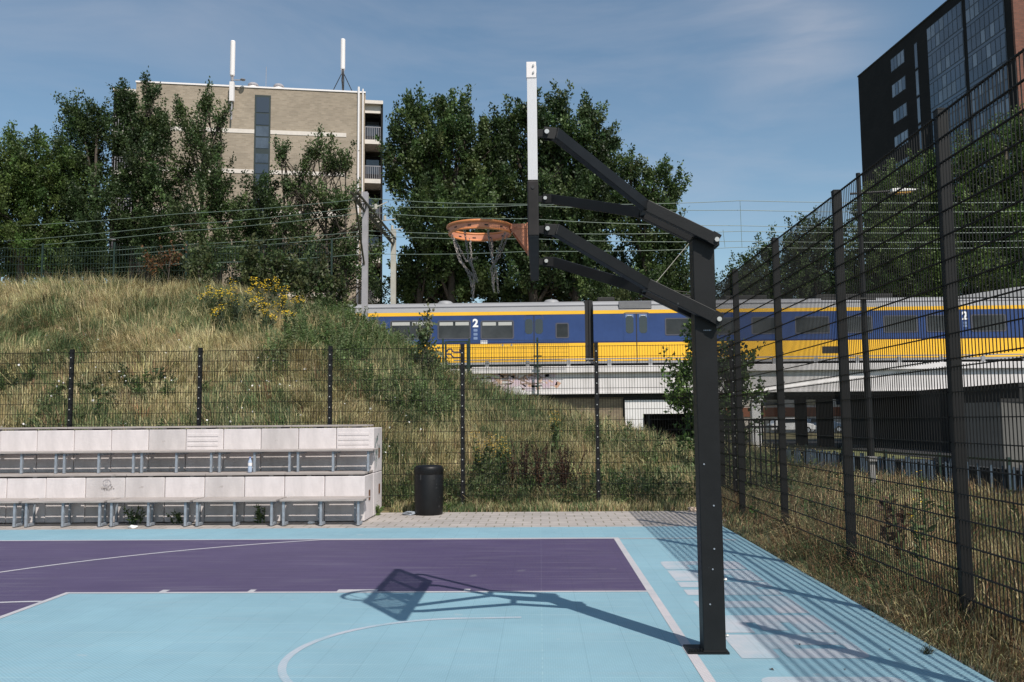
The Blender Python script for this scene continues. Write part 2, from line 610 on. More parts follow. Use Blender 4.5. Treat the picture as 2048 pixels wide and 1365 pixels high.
# thin high cirrus: stretched noise on the direction of view
mp = WN.new('ShaderNodeMapping')
mp.inputs['Rotation'].default_value = (0, R_(-32), R_(12))
mp.inputs['Scale'].default_value = (1.3, 1.6, 5.5)
WL.new(tc.outputs['Generated'], mp.inputs['Vector'])
cn = WN.new('ShaderNodeTexNoise')
cn.inputs['Scale'].default_value = 1.9
cn.inputs['Detail'].default_value = 7
cn.inputs['Roughness'].default_value = .55
cn.inputs['Distortion'].default_value = .5
WL.new(mp.outputs['Vector'], cn.inputs['Vector'])
cr = WN.new('ShaderNodeValToRGB')
cr.color_ramp.elements[0].position = .47
cr.color_ramp.elements[1].position = .82
cr.color_ramp.elements[0].color = (0, 0, 0, 1)
cr.color_ramp.elements[1].color = (.34, .34, .34, 1)
WL.new(cn.outputs['Fac'], cr.inputs['Fac'])
tint = WN.new('ShaderNodeMixRGB')
tint.blend_type = 'MULTIPLY'
tint.inputs[0].default_value = 1
tint.inputs[2].default_value = (.91, .965, .90, 1)
WL.new(sky.outputs['Color'], tint.inputs[1])
# one brighter wisp of cirrus high above the tall fence
wd = Vector(ray(1590, 70)).normalized()
dp = WN.new('ShaderNodeVectorMath')
dp.operation = 'DISTANCE'
nrm = WN.new('ShaderNodeVectorMath')
nrm.operation = 'NORMALIZE'
WL.new(tc.outputs['Generated'], nrm.inputs[0])
WL.new(nrm.outputs[0], dp.inputs[0])
dp.inputs[1].default_value = wd
dm = WN.new('ShaderNodeMapRange')
dm.interpolation_type = 'SMOOTHSTEP'
dm.inputs['From Min'].default_value = .13
dm.inputs['From Max'].default_value = .0
dm.inputs['To Max'].default_value = 1
WL.new(dp.outputs['Value'], dm.inputs['Value'])
mp2 = WN.new('ShaderNodeMapping')
mp2.inputs['Rotation'].default_value = (R_(0), R_(38), R_(0))
mp2.inputs['Scale'].default_value = (4, 4, 26)
WL.new(tc.outputs['Generated'], mp2.inputs['Vector'])
cn2 = WN.new('ShaderNodeTexNoise')
cn2.inputs['Scale'].default_value = 1.0
cn2.inputs['Detail'].default_value = 6
cn2.inputs['Distortion'].default_value = .6
WL.new(mp2.outputs['Vector'], cn2.inputs['Vector'])
cr2 = WN.new('ShaderNodeMapRange')
cr2.inputs['From Min'].default_value = .38
cr2.inputs['From Max'].default_value = .75
cr2.inputs['To Max'].default_value = .42
WL.new(cn2.outputs['Fac'], cr2.inputs['Value'])
wm = WN.new('ShaderNodeMath')
wm.operation = 'MULTIPLY'
WL.new(dm.outputs[0], wm.inputs[0])
WL.new(cr2.outputs[0], wm.inputs[1])
wa = WN.new('ShaderNodeMath')
wa.operation = 'ADD'
wa.use_clamp = True
WL.new(wm.outputs[0], wa.inputs[0])
WL.new(cr.outputs['Color'], wa.inputs[1])
cm = WN.new('ShaderNodeMixRGB')
WL.new(wa.outputs[0], cm.inputs[0])
WL.new(tint.outputs['Color'], cm.inputs[1])
cm.inputs[2].default_value = (4.6, 4.6, 5.0, 1)
WL.new(cm.outputs['Color'], bg.inputs['Color'])
bg.inputs['Strength'].default_value = .125

sd = bpy.data.lights.new('sun', 'SUN')
sd.energy = 4.6
sd.angle = R_(.5)
sd.color = (1.0, .94, .86)
so = bpy.data.objects.new('sun', sd)
col.objects.link(so)
so.rotation_euler = SUN_H.to_track_quat('Z', 'Y').to_euler()
so.location = (20, -30, 40)

cd = bpy.data.cameras.new('camera')
cam = bpy.data.objects.new('camera', cd)
col.objects.link(cam)
cd.sensor_width = 36
cd.lens = FPX / 2048 * 36
cd.clip_start = .05
cd.clip_end = 3000
m4 = Matrix.Identity(4)
for i in range(3):
    m4[i][0], m4[i][1], m4[i][2], m4[i][3] = CR[i], CU[i], -CF[i], CAM[i]
cam.matrix_world = m4
sc.camera = cam
vs = sc.view_settings
vs.view_transform = 'Standard'
vs.look = 'None'
vs.exposure = 0.1
vs.gamma = 1
sc.render.engine = 'CYCLES'
sc.cycles.use_denoising = True
sc.cycles.max_bounces = 8
sc.cycles.transparent_max_bounces = 16


# ------------------------------------------------------------------ terrain height
_HX = np.array([-60, -18, -12.6, -9.3, -7.7, -6.05, -4.75, -3.47, -2.75, -.93, 2.5, 4.5, 6.2, 60])
_HZ = np.array([6.0, 6.1, 6.05, 5.75, 5.35, 4.8, 4.05, 3.35, 2.75, 2.05, 1.05, .35, 0.0, 0.0])


def wob(X, Y, s=1.0):
    return s * (.5 * np.sin(X * 1.31 + Y * .77) + .3 * np.sin(X * 2.9 - Y * 2.1 + 1.3) + .2 * np.sin(X * 5.3 + Y * 4.7 + .4))


def terr(X, Y):
    X = np.asarray(X, float)
    Y = np.asarray(Y, float)
    H = np.interp(X, _HX, _HZ)
    t = np.clip((Y - 16.8) / (28.2 - 16.8), 0, 1)
    ramp = t * (1.18 - .18 * t * t) 
    ramp = np.minimum(ramp, 1)
    back = np.interp(Y, [0, 31, 38, 60, 67, 90], [1, 1, .72, .72, 0, 0])
    z = H * ramp * np.where(X > -3.2, np.interp(Y, [0, 33, 44], [1, 1, .25]), back)
    z = z + wob(X, Y, .10) * np.clip(t * 4, 0, 1) * np.clip(H, 0, 1)
    z = z + wob(X * 2, Y * 2, .02) * np.clip((Y - 16) / 1, 0, 1)
    return z - .035


gx = np.unique(np.concatenate([[-700, -300, -140, -90, -60, -45], np.arange(-36, 12, .5), np.arange(12, 30, 2), [36, 45, 60, 90, 140, 300, 700]]))
gy = np.unique(np.concatenate([[-60, -20, -8, 0, 4, 8, 12], np.arange(14, 36, .5), np.arange(36, 70, 2), [75, 85, 100, 130, 180, 300, 600, 1200]]))
GX, GY = np.meshgrid(gx, gy)
GZ = terr(GX, GY)
nv = len(gx)
idx = np.arange(len(gx) * len(gy)).reshape(len(gy), len(gx))
q = np.stack([idx[:-1, :-1], idx[:-1, 1:], idx[1:, 1:], idx[1:, :-1]], -1).reshape(-1, 4)
gm = mat('dry grassy ground', (.075, .075, .03), .95, c2=(.19, .155, .075), scale=.5, bump=.5, bscale=8, detail=8)
g = np_mesh('ground', np.stack([GX, GY, GZ], -1).reshape(-1, 3), q, gm)
tag(g, kind='structure')

# ------------------------------------------------------------------ court
XE, XB, YS, YL, XFT, YH, YF = 2.78, 1.04, 12.50, 8.63, -4.60, 6.44, 13.80
XL, YN = -22.0, -3.0


def flat(z):
    return lambda a, b: (a, b, z)


def P4(x0, x1, y0, y1):
    return [(x0, y0), (x1, y0), (x1, y1), (x0, y1)]


o = MB().box(XL, XE, YN, YF, -.03, 0).build('court_floor', M['court_blue'])
tag(o, kind='structure')
YL2 = 2 * YH - YL
pm = MB()
pm.sheet(P4(XL, XFT, YN, YS), flat(.0015))
pm.sheet(P4(XFT, XB, YL, YS), flat(.0015))
pm.sheet(P4(XFT, XB, YN, YL2), flat(.0015))
tag(pm.build('court_surface', M['court_purple']), kind='structure')

lw = .062


def line(name, poly, z):
    return tag(MB().sheet(poly, flat(z)).build(name, M['court_white']), kind='structure')


line('sideline_marking', P4(XL, XB + .035, YS - lw / 2, YS + lw / 2), .0026)
line('baseline_marking', P4(XB - .036, XB + .036, YN, YS - lw / 2), .0028)
line('lane_marking', P4(XFT, XB - .036, YL - lw / 2, YL + lw / 2), .0026)
line('lane_marking', P4(XFT, XB - .036, YL2 - lw / 2, YL2 + lw / 2), .0026)
line('free_throw_marking', P4(XFT - lw / 2, XFT + lw / 2, YL2 - lw / 2, YL + lw / 2), .0030)


def arc(cx, cy, r, a0, a1, n=80):
    return [(cx + r * math.cos(R_(a0 + (a1 - a0) * i / n)), cy + r * math.sin(R_(a0 + (a1 - a0) * i / n))) for i in range(n + 1)]


a3 = [p for p in arc(-.44, 6.44, 6.53, 62, 298, 160)]
a3 = [p for p in a3 if p[1] < YS - .02]
tag(MB().ribbon(a3, .055, flat(.0034)).build('three_point_marking', M['court_white']), kind='structure')
tag(MB().ribbon(arc(XFT, YH, 1.78, 91, 269), .055, flat(.0036)).build('free_throw_circle_marking', M['court_white']), kind='structure')
ac = arc(-.58, 6.30, 1.19, 90, 270)
ac = [(-.17, 7.52)] + ac + [(-.17, 5.08)]
tag(MB().ribbon(ac, .055, flat(.0022)).build('no_charge_marking', M['court_faded']), kind='structure')
for (x0, x1, d) in [(-3.72, -3.65, .11), (-2.85, -2.79, .11), (-1.98, -1.59, .10), (-.75, -.69, .11)]:
    line('lane_tick_marking', P4(x0, x1, YL + lw / 2, YL + lw / 2 + d), .0028)
    line('lane_tick_marking', P4(x0, x1, YL2 - lw / 2 - d, YL2 - lw / 2), .0028)

# painted words CENTER COURT beyond the baseline: read from far to near, tops towards the fence
X0T, X1T = 1.36, 2.25


def rr(mb, u0, u1, v0, v1, y0, r=(0, 0, 0, 0), su=1.0):
    """rectangle with rounded corners (bl, br, tr, tl) in letter units; u runs towards the camera"""
    P = []
    cs = [(u0, v0, 180), (u1, v0, 270), (u1, v1, 0), (u0, v1, 90)]
    for (cx, cy, a), k in zip(cs, r):
        if k <= 0:
            P.append((cx, cy))
        else:
            ox = cx + k if cx == u0 else cx - k
            oy = cy + k if cy == v0 else cy - k
            for i in range(7):
                t = R_(a + 15 * i)
                P.append((ox + k * math.cos(t), oy + k * math.sin(t)))
    f = lambda u, v: (X0T + v * (X1T - X0T), y0 - u * su, .0018)
    mb.sheet(P, f)


S_, A_ = .44, .30   # stroke thickness along the word, arm thickness across it
LET = {
    'C': [(0, S_, 0, 1, (.2, 0, 0, .2)), (S_, 1, 0, A_, (0, .14, .14, 0)), (S_, 1, 1 - A_, 1, (0, .14, .14, 0))],
    'E': [(0, S_, 0, 1, (0,) * 4), (S_, 1, 0, A_, (0,) * 4), (S_, .88, .39, .61, (0,) * 4), (S_, 1, 1 - A_, 1, (0,) * 4)],
    'N': [(0, .40, 0, 1, (0,) * 4), (.60, 1, 0, 1, (0,) * 4), (.40, .60, .36, .80, (0,) * 4)],
    'T': [(.31, .69, 0, 1 - A_, (0,) * 4), (0, 1, 1 - A_, 1, (0,) * 4)],
    'R': [(0, .46, 0, 1, (0,) * 4), (.46, 1, .0, .30, (0, 0, .1, 0)), (.46, .62, .36, .5, (0,) * 4), (.46, .62, .9, 1, (0,) * 4), (.62, 1, .36, 1, (.1, .12, .2, 0)), (.46, .62, .30, .36, (0,) * 4)],
    'O': [(0, .42, 0, 1, (.2, 0, 0, .2)), (.58, 1, 0, 1, (0, .2, .2, 0)), (.42, .58, 0, .3, (0,) * 4), (.42, .58, .7, 1, (0,) * 4)],
    'U': [(0, .42, 0, 1, (.2, 0, 0, 0)), (.58, 1, 0, 1, (0, .2, 0, 0)), (.42, .58, 0, .3, (0,) * 4)],
}
tm = MB()
for ch, ya, yb in [('C', 10.42, 9.86), ('E', 9.79, 9.17), ('N', 9.10, 8.44), ('T', 8.38, 7.66), ('E', 7.58, 6.97), ('R', 6.91, 6.24),
                   ('C', 5.80, 5.18), ('O', 5.12, 4.5), ('U', 4.44, 3.82), ('R', 3.76, 3.14), ('T', 3.08, 2.46)]:
    for u0, u1, v0, v1, r in LET[ch]:
        L_ = ya - yb
        rr(tm, u0 * L_, u1 * L_, v0, v1, ya, tuple(k * .5 for k in r))
tag(tm.build('court_lettering_marking', M['court_letter']), kind='structure')

# edges of the court: kerb and pavers
tag(MB().box(XE + .004, XE + .075, YN, YF, -.06, -.012).build('kerb', M['kerb'], bevel=.008), kind='structure')
tag(MB().box(XL, XE + .075, YF + .004, YF + .075, -.06, -.008).build('kerb', M['kerb'], bevel=.006), kind='structure')
tag(MB().sheet(P4(XL, 3.05, YF + .079, 16.22), flat(-.010)).build('pavement', M['paver']), kind='structure')
# ------------------------------------------------------------------ basketball hoop
YC = 6.43
hoop = thing('basketball_hoop', 'black steel basketball hoop on a square pole with an orange rim', 'basketball hoop', (1.2, YC, 0))
px0, px1, py0, py1 = 1.123, 1.279, YC - .078, YC + .078
pole = MB().box(px0, px1, py0, py1, .012, 2.93).build('pole', M['black'], hoop, bevel=.006)
MB().box(px0 - .002, px1 + .002, py0 - .002, py1 + .002, 2.931, 2.945).build('cap', M['black'], pole)
for zz in (.115, .50):
    MB().tube([(px1, YC - .03, zz), (px1 + .012, YC - .03, zz)], .006, 8).tube([(px1 + .013, YC - .03, zz), (px1 + .026, YC - .03, zz)], .012, 8).build('bolt', M['bolt'], pole)
for (x, z) in [(1.215, .72), (1.175, .34), (1.22, 1.02), (1.2, .58), (1.16, 1.31)]:
    MB().tube([(x, py0 - .0005, z), (x, py0 - .006, z)], .006, 8).build('rivet', M['galv'], pole)
bp = MB().box(px0 - .11, px1 + .02, py0 - .012, py1 + .06, .0005, .014).build('base_plate', M['black'], hoop)
for i in range(5):
    x = px0 - .098 + i * .021
    MB().tube([(x, py0 + .015, .0145), (x, py0 + .015, .034)], .008, 6).build('anchor_bolt', M['black'], bp)
for i, (a, b) in enumerate(((1407, 1409), (1410, 1413), (1414, 1416), (1417, 1420), (1421, 1422))):
    p, q_ = at(a, 660, py0), at(b, 662, py0)
    MB().box(p[0], q_[0], py0 - .0025, py0 - .0005, q_[2], p[2]).build('worn_sticker', M['galv'], pole)
MB().box(px0 - .006, px1 + .006, py0 - .006, py1 + .006, .0145, .024).build('weld_collar', M['fence_black'], hoop, bevel=.004)
# four bent arms: parallel at the pole, then spreading to the corners of the board
armz = [(2.905, 3.172, 3.478), (2.331, 2.595, 2.90)]
XBo = .068
for lv, (z0, z1, z2) in enumerate(armz):
    spread = (.85, .60)[lv]
    for sgn in (-1, 1):
        y = YC + sgn * (.078 + .032)
        a = MB()
        p0, p1, p2 = Vector((1.30, y, z0)), Vector((.785, y, z1)), Vector((XBo + .05, YC + sgn * spread, z2))
        a.beam(p0, p1, .055, .085)
        d = (p1 - p0).normalized()
        a.beam(p1 - d * .0, p2, .05, .08)
        arm = a.build('arm', M['black'], hoop, bevel=.004)
        # clevis: two plates, bolt and lug on the board
        e = (p2 - p1).normalized()
        c = MB()
        lug = Vector((XBo - .06, p2.y, p2.z))
        tip = Vector((XBo, p2.y, p2.z))
        c.beam(lug, tip + Vector((.015, 0, 0)), .022, .05)
        for s in (-1, 1):
            off = Vector((0, s * .022, 0))
            c.beam(tip - Vector((.02, 0, 0)) + off, p2 + e * -.02 + off, .008, .075)
        c.build('hinge_plate', M['fence_post'], arm, bevel=.002)
        MB().tube([(tip.x, tip.y - .045, tip.z), (tip.x, tip.y - .030, tip.z)], .015, 10).tube([(tip.x, tip.y + .030, tip.z), (tip.x, tip.y + .045, tip.z)], .015, 10).build('bolt', M['bolt'], arm)
        if sgn < 0:
            MB().tube([(1.285, y - .029, z0 + .004), (1.285, y - .046, z0 + .004)], .017, 10).build('bolt', M['bolt'], arm)
            MB().beam((1.245, y - .0285, z0 + .03), (1.30, y - .0285, z0 - .002), .004, .09).build('end_plate', M['black'], arm)
    MB().box(.765, .80, YC - .078, YC + .078, z1 - .03, z1 + .03).build('cross_plate', M['black'], hoop)
    MB().beam((1.30, YC - .0815, z0), (1.30, YC + .0815, z0), .03, .05).build('cross_plate', M['black'], hoop)

# backboard 1.8 x 1.15 m, edge-on
bx0, bx1 = -.056, .006
by0, by1 = YC - .9, YC + .9
bz0, bz1 = 2.80, 3.935
board = MB().box(bx0 + .010, bx0 + .016, by0 + .05, by1 - .05, bz0 + .05, bz1 - .05).build('backboard', M['perf'], hoop)
fr = MB()
fr.box(bx0, bx1, by0, by0 + .05, 3.16, bz1 - .105)
fr.box(bx0, bx1, by1 - .05, by1, 3.16, bz1 - .105)
fr.box(bx0, bx1, by0 + .051, by1 - .051, bz1 - .05, bz1 - .002)
fr.box(bx0, bx1, by0 + .051, by1 - .051, bz0 + .052, bz0 + .10)
fr.box(bx0 + .02, bx1, YC - .32, YC - .28, bz0 + .101, bz1 - .051)
fr.box(bx0 + .02, bx1, YC + .28, YC + .32, bz0 + .101, bz1 - .051)
fr.build('edge_frame', M['silver'], board)
for y0, y1, s in ((by0 - .004, by0 + .050, -1), (by1 - .050, by1 + .004, 1)):
    ccap = MB().box(bx0 - .004, bx1 - .002, y0, y1, bz1 - .104, bz1 + .003).build('corner_cap', M['offwhite'], board, bevel=.003)
    for z in (bz1 - .022, bz1 - .068):
        yy = y0 - .001 if s < 0 else y1 + .001
        MB().tube([(bx1 - .02, yy, z), (bx1 - .02, yy + s * .008, z)], .0065, 8).build('bolt', M['bolt'], ccap)
pad = MB()
pad.box(bx0 - .006, bx1 + .004, by0 - .006, by0 + .06, bz0 - .005, 3.155)
pad.box(bx0 - .006, bx1 + .004, by1 - .06, by1 + .006, bz0 - .005, 3.155)
pad.box(bx0 - .006, bx1 + .004, by0 + .061, by1 - .061, bz0 - .005, bz0 + .05)
pad.build('padding', M['padding'], board, bevel=.008)
MB().tube([(bx0 + .03, by0 - .007, 3.11), (bx0 + .03, by0 - .010, 3.11)], .012, 10).build('plug', M['rubber'], board)

# rim
RX, RZ = -.425, 3.055
rim = thing('rim', None, None, (0, 0, 0))
bpy.data.objects.remove(rim)
ring = MB()
n = 64
for (rad, z, t) in ((.239, RZ, .0105), (.226, RZ - .052, .0085)):
    base = len(ring.v)
    k = 10
    for i in range(n):
        a = 2 * math.pi * i / n
        for j in range(k):
            b = 2 * math.pi * j / k
            r2 = rad + t * math.cos(b)
            ring.v.append((RX + r2 * math.cos(a), YC + r2 * math.sin(a), z + t * math.sin(b)))
    for i in range(n):
        for j in range(k):
            i2, j2 = (i + 1) % n, (j + 1) % k
            ring.f.append((base + i * k + j, base + i2 * k + j, base + i2 * k + j2, base + i * k + j2))
rim = ring.build('rim', M['orange_bright'], hoop, smooth=True)
band = MB()
band.lathe([(.2345, -.008), (.2315, -.047)], (RX, YC, RZ), 64)
band.lathe([(.2280, -.047), (.2310, -.008)], (RX, YC, RZ), 64)
band.build('rim_band', M['orange'], rim, smooth=True)
sl = MB()
for i in range(12):
    a = 2 * math.pi * (i + .5) / 12
    c, s = math.cos(a), math.sin(a)
    for rad in (.2283, .2335):
        p = Vector((RX + rad * c, YC + rad * s, RZ - .030))
        tg = Vector((-s, c, 0))
        sl.beam(p - tg * .013, p + tg * .013, .003, .008)
sl.build('chain_slot', M['train_under'], rim)  # dark bars painted in where the chain slots open in the band
br = MB()
br.box(RX + .225, bx0 - .007, YC - .075, YC + .075, RZ - .030, RZ + .008)
br.box(bx0 - .022, bx0 - .0065, YC - .10, YC + .10, RZ - .20, RZ + .010)
for s in (-1, 1):
    br.prism([(RX + .235, RZ - .032), (bx0 - .023, RZ - .19), (bx0 - .023, RZ - .031)], lambda a, b, d: (a, d, b), YC + s * .07 - .004, YC + s * .07 + .004)
br.build('bracket', M['orange'], rim, bevel=.003)
MB().tube([(RX + .262, YC - .076, RZ - .012), (RX + .262, YC - .088, RZ - .012)], .010, 10).build('bolt', M['orange'], rim)
# tangled chain net
rng = random.Random(4)


def chain(path, name='chain'):
    mb = MB()
    pts = [Vector(p) for p in path]
    L_, d, i = .021, 0, 0
    segs = []
    tot = sum((pts[k + 1] - pts[k]).length for k in range(len(pts) - 1))
    nl = max(3, int(tot / L_))
    for q_ in range(nl):
        s = tot * (q_ + .5) / nl
        for k in range(len(pts) - 1):
            l = (pts[k + 1] - pts[k]).length
            if s <= l: break
            s -= l
        dr = (pts[k + 1] - pts[k]).normalized()
        c = pts[k] + dr * s
        o1 = dr.orthogonal().normalized()
        o2 = dr.cross(o1)
        rot = q_ * 1.57 + rng.uniform(-.4, .4)
        sd_ = o1 * math.cos(rot) + o2 * math.sin(rot)
        loop = []
        for t in range(8):
            a = 2 * math.pi * t / 8
            loop.append(c + dr * math.cos(a) * .0145 + sd_ * math.sin(a) * .0075)
        mb.tube(loop + [loop[0]], .0027, 4, cap=False)
    return mb.build(name, M['chain'], rim)


knots = [Vector((RX - .07, YC + .05, 2.70)), Vector((RX + .09, YC + .08, 2.76))]
for i in range(8):
    a = 2 * math.pi * (i * 1.45 + .5) / 12 + .2
    top = Vector((RX + .229 * math.cos(a), YC + .229 * math.sin(a), RZ - .036))
    kn = knots[0] if math.cos(a) < .15 else knots[1]
    mid = top.lerp(kn, .5) + Vector((rng.uniform(-.02, .02), rng.uniform(-.02, .02), -.035 - rng.uniform(0, .03)))
    low = kn + Vector((rng.uniform(-.02, .03), rng.uniform(-.03, .03), rng.uniform(-.02, .03)))
    end = low + Vector((rng.uniform(-.02, .02), rng.uniform(-.02, .02), -rng.uniform(.07, .19)))
    chain([top, mid, low, end])
chain([Vector((RX - .17, YC - .13, 2.93)), Vector((RX - .10, YC - .02, 2.80)), Vector((RX - .02, YC, 2.83))])

# ------------------------------------------------------------------ mesh panel fences
def panel_mesh(name, length, z0, z1, m, pitch=.05, row=.2, vr=.0026, hr=.0034, inset=.0):
    mb = MB()
    nx = int(round(length / pitch))
    for i in range(1, nx):
        x = i * length / nx
        mb.box(x - vr, x + vr, -vr, vr, z0, z1)
    nz = int(round((z1 - z0 - .03) / row))
    for k in range(nz + 1):
        z = z0 + .015 + k * (z1 - z0 - .03) / nz
        for s in (-1, 1):
            yy = s * (vr + hr + .0003)
            mb.box(.02, length - .02, yy - hr, yy + hr, z - hr, z + hr)
    o = mb.build(name, m)
    return o


def post_mesh(h, w, d, m, pitch, bolt_m, side):
    """post with a clamping strip; bolts face -Y (local)"""
    o = MB().box(-w / 2, w / 2, -d / 2, d / 2, -.1, h).build('post', m, bevel=.003)
    cp = MB().box(-w / 2 - .002, w / 2 + .002, -d / 2 - .002, d / 2 + .002, h + .0005, h + .012).build('cap', m)
    cp.parent = o
    mb = MB()
    k = 0
    z = .12
    while z < h - .03:
        mb.tube([(side[0] * .012, -d / 2 - .001 if not side[1] else 0, z), (side[0] * .012, -d / 2 - .013, z)], .011, 8)
        z += pitch
    cl = mb.build('clip', bolt_m)
    cl.parent = o
    return o


def make_fence(name, label, p0, ang, n, length, levels, posth, pw, pd, group=None, k0=0, pitch=.05, row=.2, postm='fence_post', wirem='fence_black', vr=.0029, hr=.0040, bolt=None, gz=0.0, bolt_pitch=.2):
    f = thing(name, label, 'fence', (p0[0], p0[1], gz), group)
    ca, sa = math.cos(ang), math.sin(ang)
    off = pd / 2 + .006
    pans = [panel_mesh('panel', length - .0, a, b, M[wirem], pitch, row, vr, hr) for a, b in levels]
    po = post_mesh(posth, pw, pd, M[postm], bolt_pitch, M[bolt or postm], (0, 0))
    first = True
    for i in range(n + 1):
        x, y = i * length * ca, i * length * sa
        if first:
            o = po
            o.parent = f
        else:
            o = copy_tree(po, f)
        o.location = (x, y, 0)
        o.rotation_euler = (0, 0, ang)
        if i < n:
            for pn in pans:
                q_ = pn if first else pn.copy()
                if not first: col.objects.link(q_)
                q_.parent = f
                q_.location = (x + off * sa * FSIDE, y - off * ca * FSIDE, 0)
                q_.rotation_euler = (0, 0, ang)
        first = False
    return f


FSIDE = 1
far_fence = make_fence('mesh_fence', 'low black double wire mesh fence behind the concrete bleacher and the bin', (-9.003 - 2.52 * 3, 16.74 + .120, 0), -.0158, 8, 2.52,
                       [(.05, 3.03)], 3.07, .075, .06, bolt='bolt')
FSIDE = -1
side_fence = make_fence('mesh_fence', 'tall black double wire mesh fence along the weedy verge beside the court', (3.265, 7.046 - 2.52 * 3, 0), math.pi / 2, 7, 2.52,
                        [(.05, 2.03), (2.065, 4.045)], 4.09, .085, .085, postm='fence_post')
FSIDE = 1
# short return of the far fence to the corner, then a barred gate beyond the tall fence
# ------------------------------------------------------------------ bleacher of stacked concrete blocks and benches
rnd = random.Random(11)
BXR = -2.907                     # right-hand end of the lower row
Y1, Y2, Y3 = 14.72, 15.50, 16.30
HB = .745
PIT1, PIT2 = .672, .668


def block(label, x0, x1, y0, y1, z0, z1, m, ribs=False, group=None):
    t = thing('concrete_block', label, 'concrete block', ((x0 + x1) / 2, (y0 + y1) / 2, z0), group)
    jit = rnd.uniform(-.004, .004)
    b = MB().box(x0 + .004, x1 - .004, y0 + jit, y1, z0 + .003, z1).build('block_body', m, t, bevel=.012)
    if ribs:
        for k in range(4):
            z = z1 - .08 - k * .085
            MB().box(x0 + .03, x1 - .09, y0 + jit - .006, y0 + jit - .0005, z - .05, z).build('rib', m, b, bevel=.004)
    return t


low, up = [], []
for i in range(13):
    x1 = BXR - i * PIT1
    nm = ORD[i] if i else 'end'
    lb = f'pale concrete block, {ORD[i]} from the bin end in the lower front row of the bleacher' if i != 6 else 'pale concrete block with the scribbled smiley face in the lower front row'
    low.append(block(lb, x1 - PIT1, x1, Y1, Y2 - .006, .0, HB, M['concrete' if rnd.random() > .3 else 'concrete2']))
xr2 = BXR + .004
tops = []
for i in range(13):
    x1 = xr2 - i * PIT2
    ribs = i in (0, 4)
    if i == 0:
        x0 = x1 - .66
    lb = f'plain concrete block, {ORD[i]} from the graffiti end in the upper row of the bleacher'
    if i == 0: lb = 'ribbed end block with teal graffiti and rusty plate on top of the bleacher'
    if i == 4: lb = 'ribbed concrete block in the middle of the upper row of the bleacher'
    tops.append(block(lb, x1 - PIT2, x1, Y2, Y3, HB, 1.535, M['concrete' if i not in (2, 5) else 'concrete2'], ribs))
rear = block('plain concrete block at the rear base of the bleacher end with a rusty plate', xr2 - .67, xr2, Y2 + .002, Y3, .0, HB - .002, M['concrete'])
# rusty plates on the end faces
for t, y, z in ((low[0], Y1 + .40, .40), (rear, Y2 + .52, .44), (tops[0], Y2 + .48, 1.08)):
    xx = BXR if t is low[0] else xr2
    MB().box(xx + .0005, xx + .006, y - .055, y + .055, z - .085, z + .085).build('rusty_plate', M['rust'], t)
# graffiti
gm_ = MB()
fE = lambda a, b: (xr2 + .0010, a, b)
rg = random.Random(5)
for k in range(9):
    y0, z0 = Y2 + .14 + rg.uniform(0, .46), 1.47 - rg.uniform(0, .32)
    pts = [(y0, z0)]
    for j in range(5):
        pts.append((min(Y2 + .7, max(Y2 + .06, pts[-1][0] + rg.uniform(-.10, .10))), pts[-1][1] + (-.09 if j % 2 == 0 else .05) + rg.uniform(-.02, .02)))
    fz = (lambda kk: (lambda a, b: (xr2 + .0010 + kk * .0004, a, b)))(k)
    gm_.ribbon(pts, .016, fz)
gm_.ribbon([(Y2 + .13, 1.15), (Y2 + .12, .93), (Y2 + .16, .82), (Y2 + .24, .90), (Y2 + .29, 1.0)], .016, lambda a, b: (xr2 + .0062, a, b))
gm_.ribbon([(Y2 + .17, .93), (Y2 + .25, 1.02)], .016, lambda a, b: (xr2 + .0066, a, b))
gm_.build('graffiti', M['teal'], tops[0])
sm = MB()
cx_, cz_ = at(214, 966, Y1)[0], at(214, 966, Y1)[2]
fS = lambda a, b: (a, Y1 - .0075, b)
k_ = 14.72 / 1767 / 24.8           # metres per zoom pixel of the scribble
PQ = lambda pts: [(cx_ + (a - 868) * k_, cz_ - (b - 520) * k_) for a, b in pts]
sm.ribbon([(cx_ + .064 * math.cos(t * .31416), cz_ + .058 * math.sin(t * .31416)) for t in range(20)], .0075, fS, closed=True)
s2 = MB()
fS2 = lambda a, b: (a, Y1 - .0079, b)
for pts in ([(820, 420), (835, 500)], [(910, 400), (890, 490)], [(775, 540), (800, 600), (860, 615), (915, 580)]):
    s2.ribbon(PQ(pts), .0075, fS2)
sm.build('scribbled_face', M['ink_grey'], low[6])
s2.build('scribbled_face', M['ink_grey'], low[6])
s3 = MB()
for i, pts in enumerate(([(590, 805), (645, 800)], [(690, 770), (685, 850)], [(750, 740), (760, 900)], [(700, 800), (770, 800), (860, 770)], [(850, 780), (880, 830), (840, 890)],
            [(950, 700), (925, 870), (1010, 880)], [(1050, 770), (1030, 860)], [(1110, 720), (1100, 850)], [(1090, 720), (1170, 700)], [(1180, 800), (1270, 805)], [(1050, 650), (1110, 605)])):
    s3.ribbon(PQ(pts), .0085, (lambda kk: (lambda a, b: (a, Y1 - .0072 - kk * .0003, b)))(i))
s3.build('scribbled_word', M['ink'], low[6])

# plank walkways: top of the lower row and top of the upper row
def plank_row(name, label, x0, x1, y0, y1, z, n=4, cat='plank'):
    t = thing(name, label, cat, ((x0 + x1) / 2, (y0 + y1) / 2, z))
    wd = (y1 - y0) / n
    seg = 1.336
    x = x1
    while x > x0:
        for k in range(n):
            MB().box(max(x0, x - seg) + .004, x - .004, y0 + k * wd + .006, y0 + (k + 1) * wd - .006, z + .022, z + .055).build('board', M['plank'], t, bevel=.004)
        for dx in (.2, .9):
            MB().box(x - dx - .07, x - dx, y0 + .03, y1 - .02, z + .001, z + .0215).build('batten', M['plank'], t)
        x -= seg
    return t


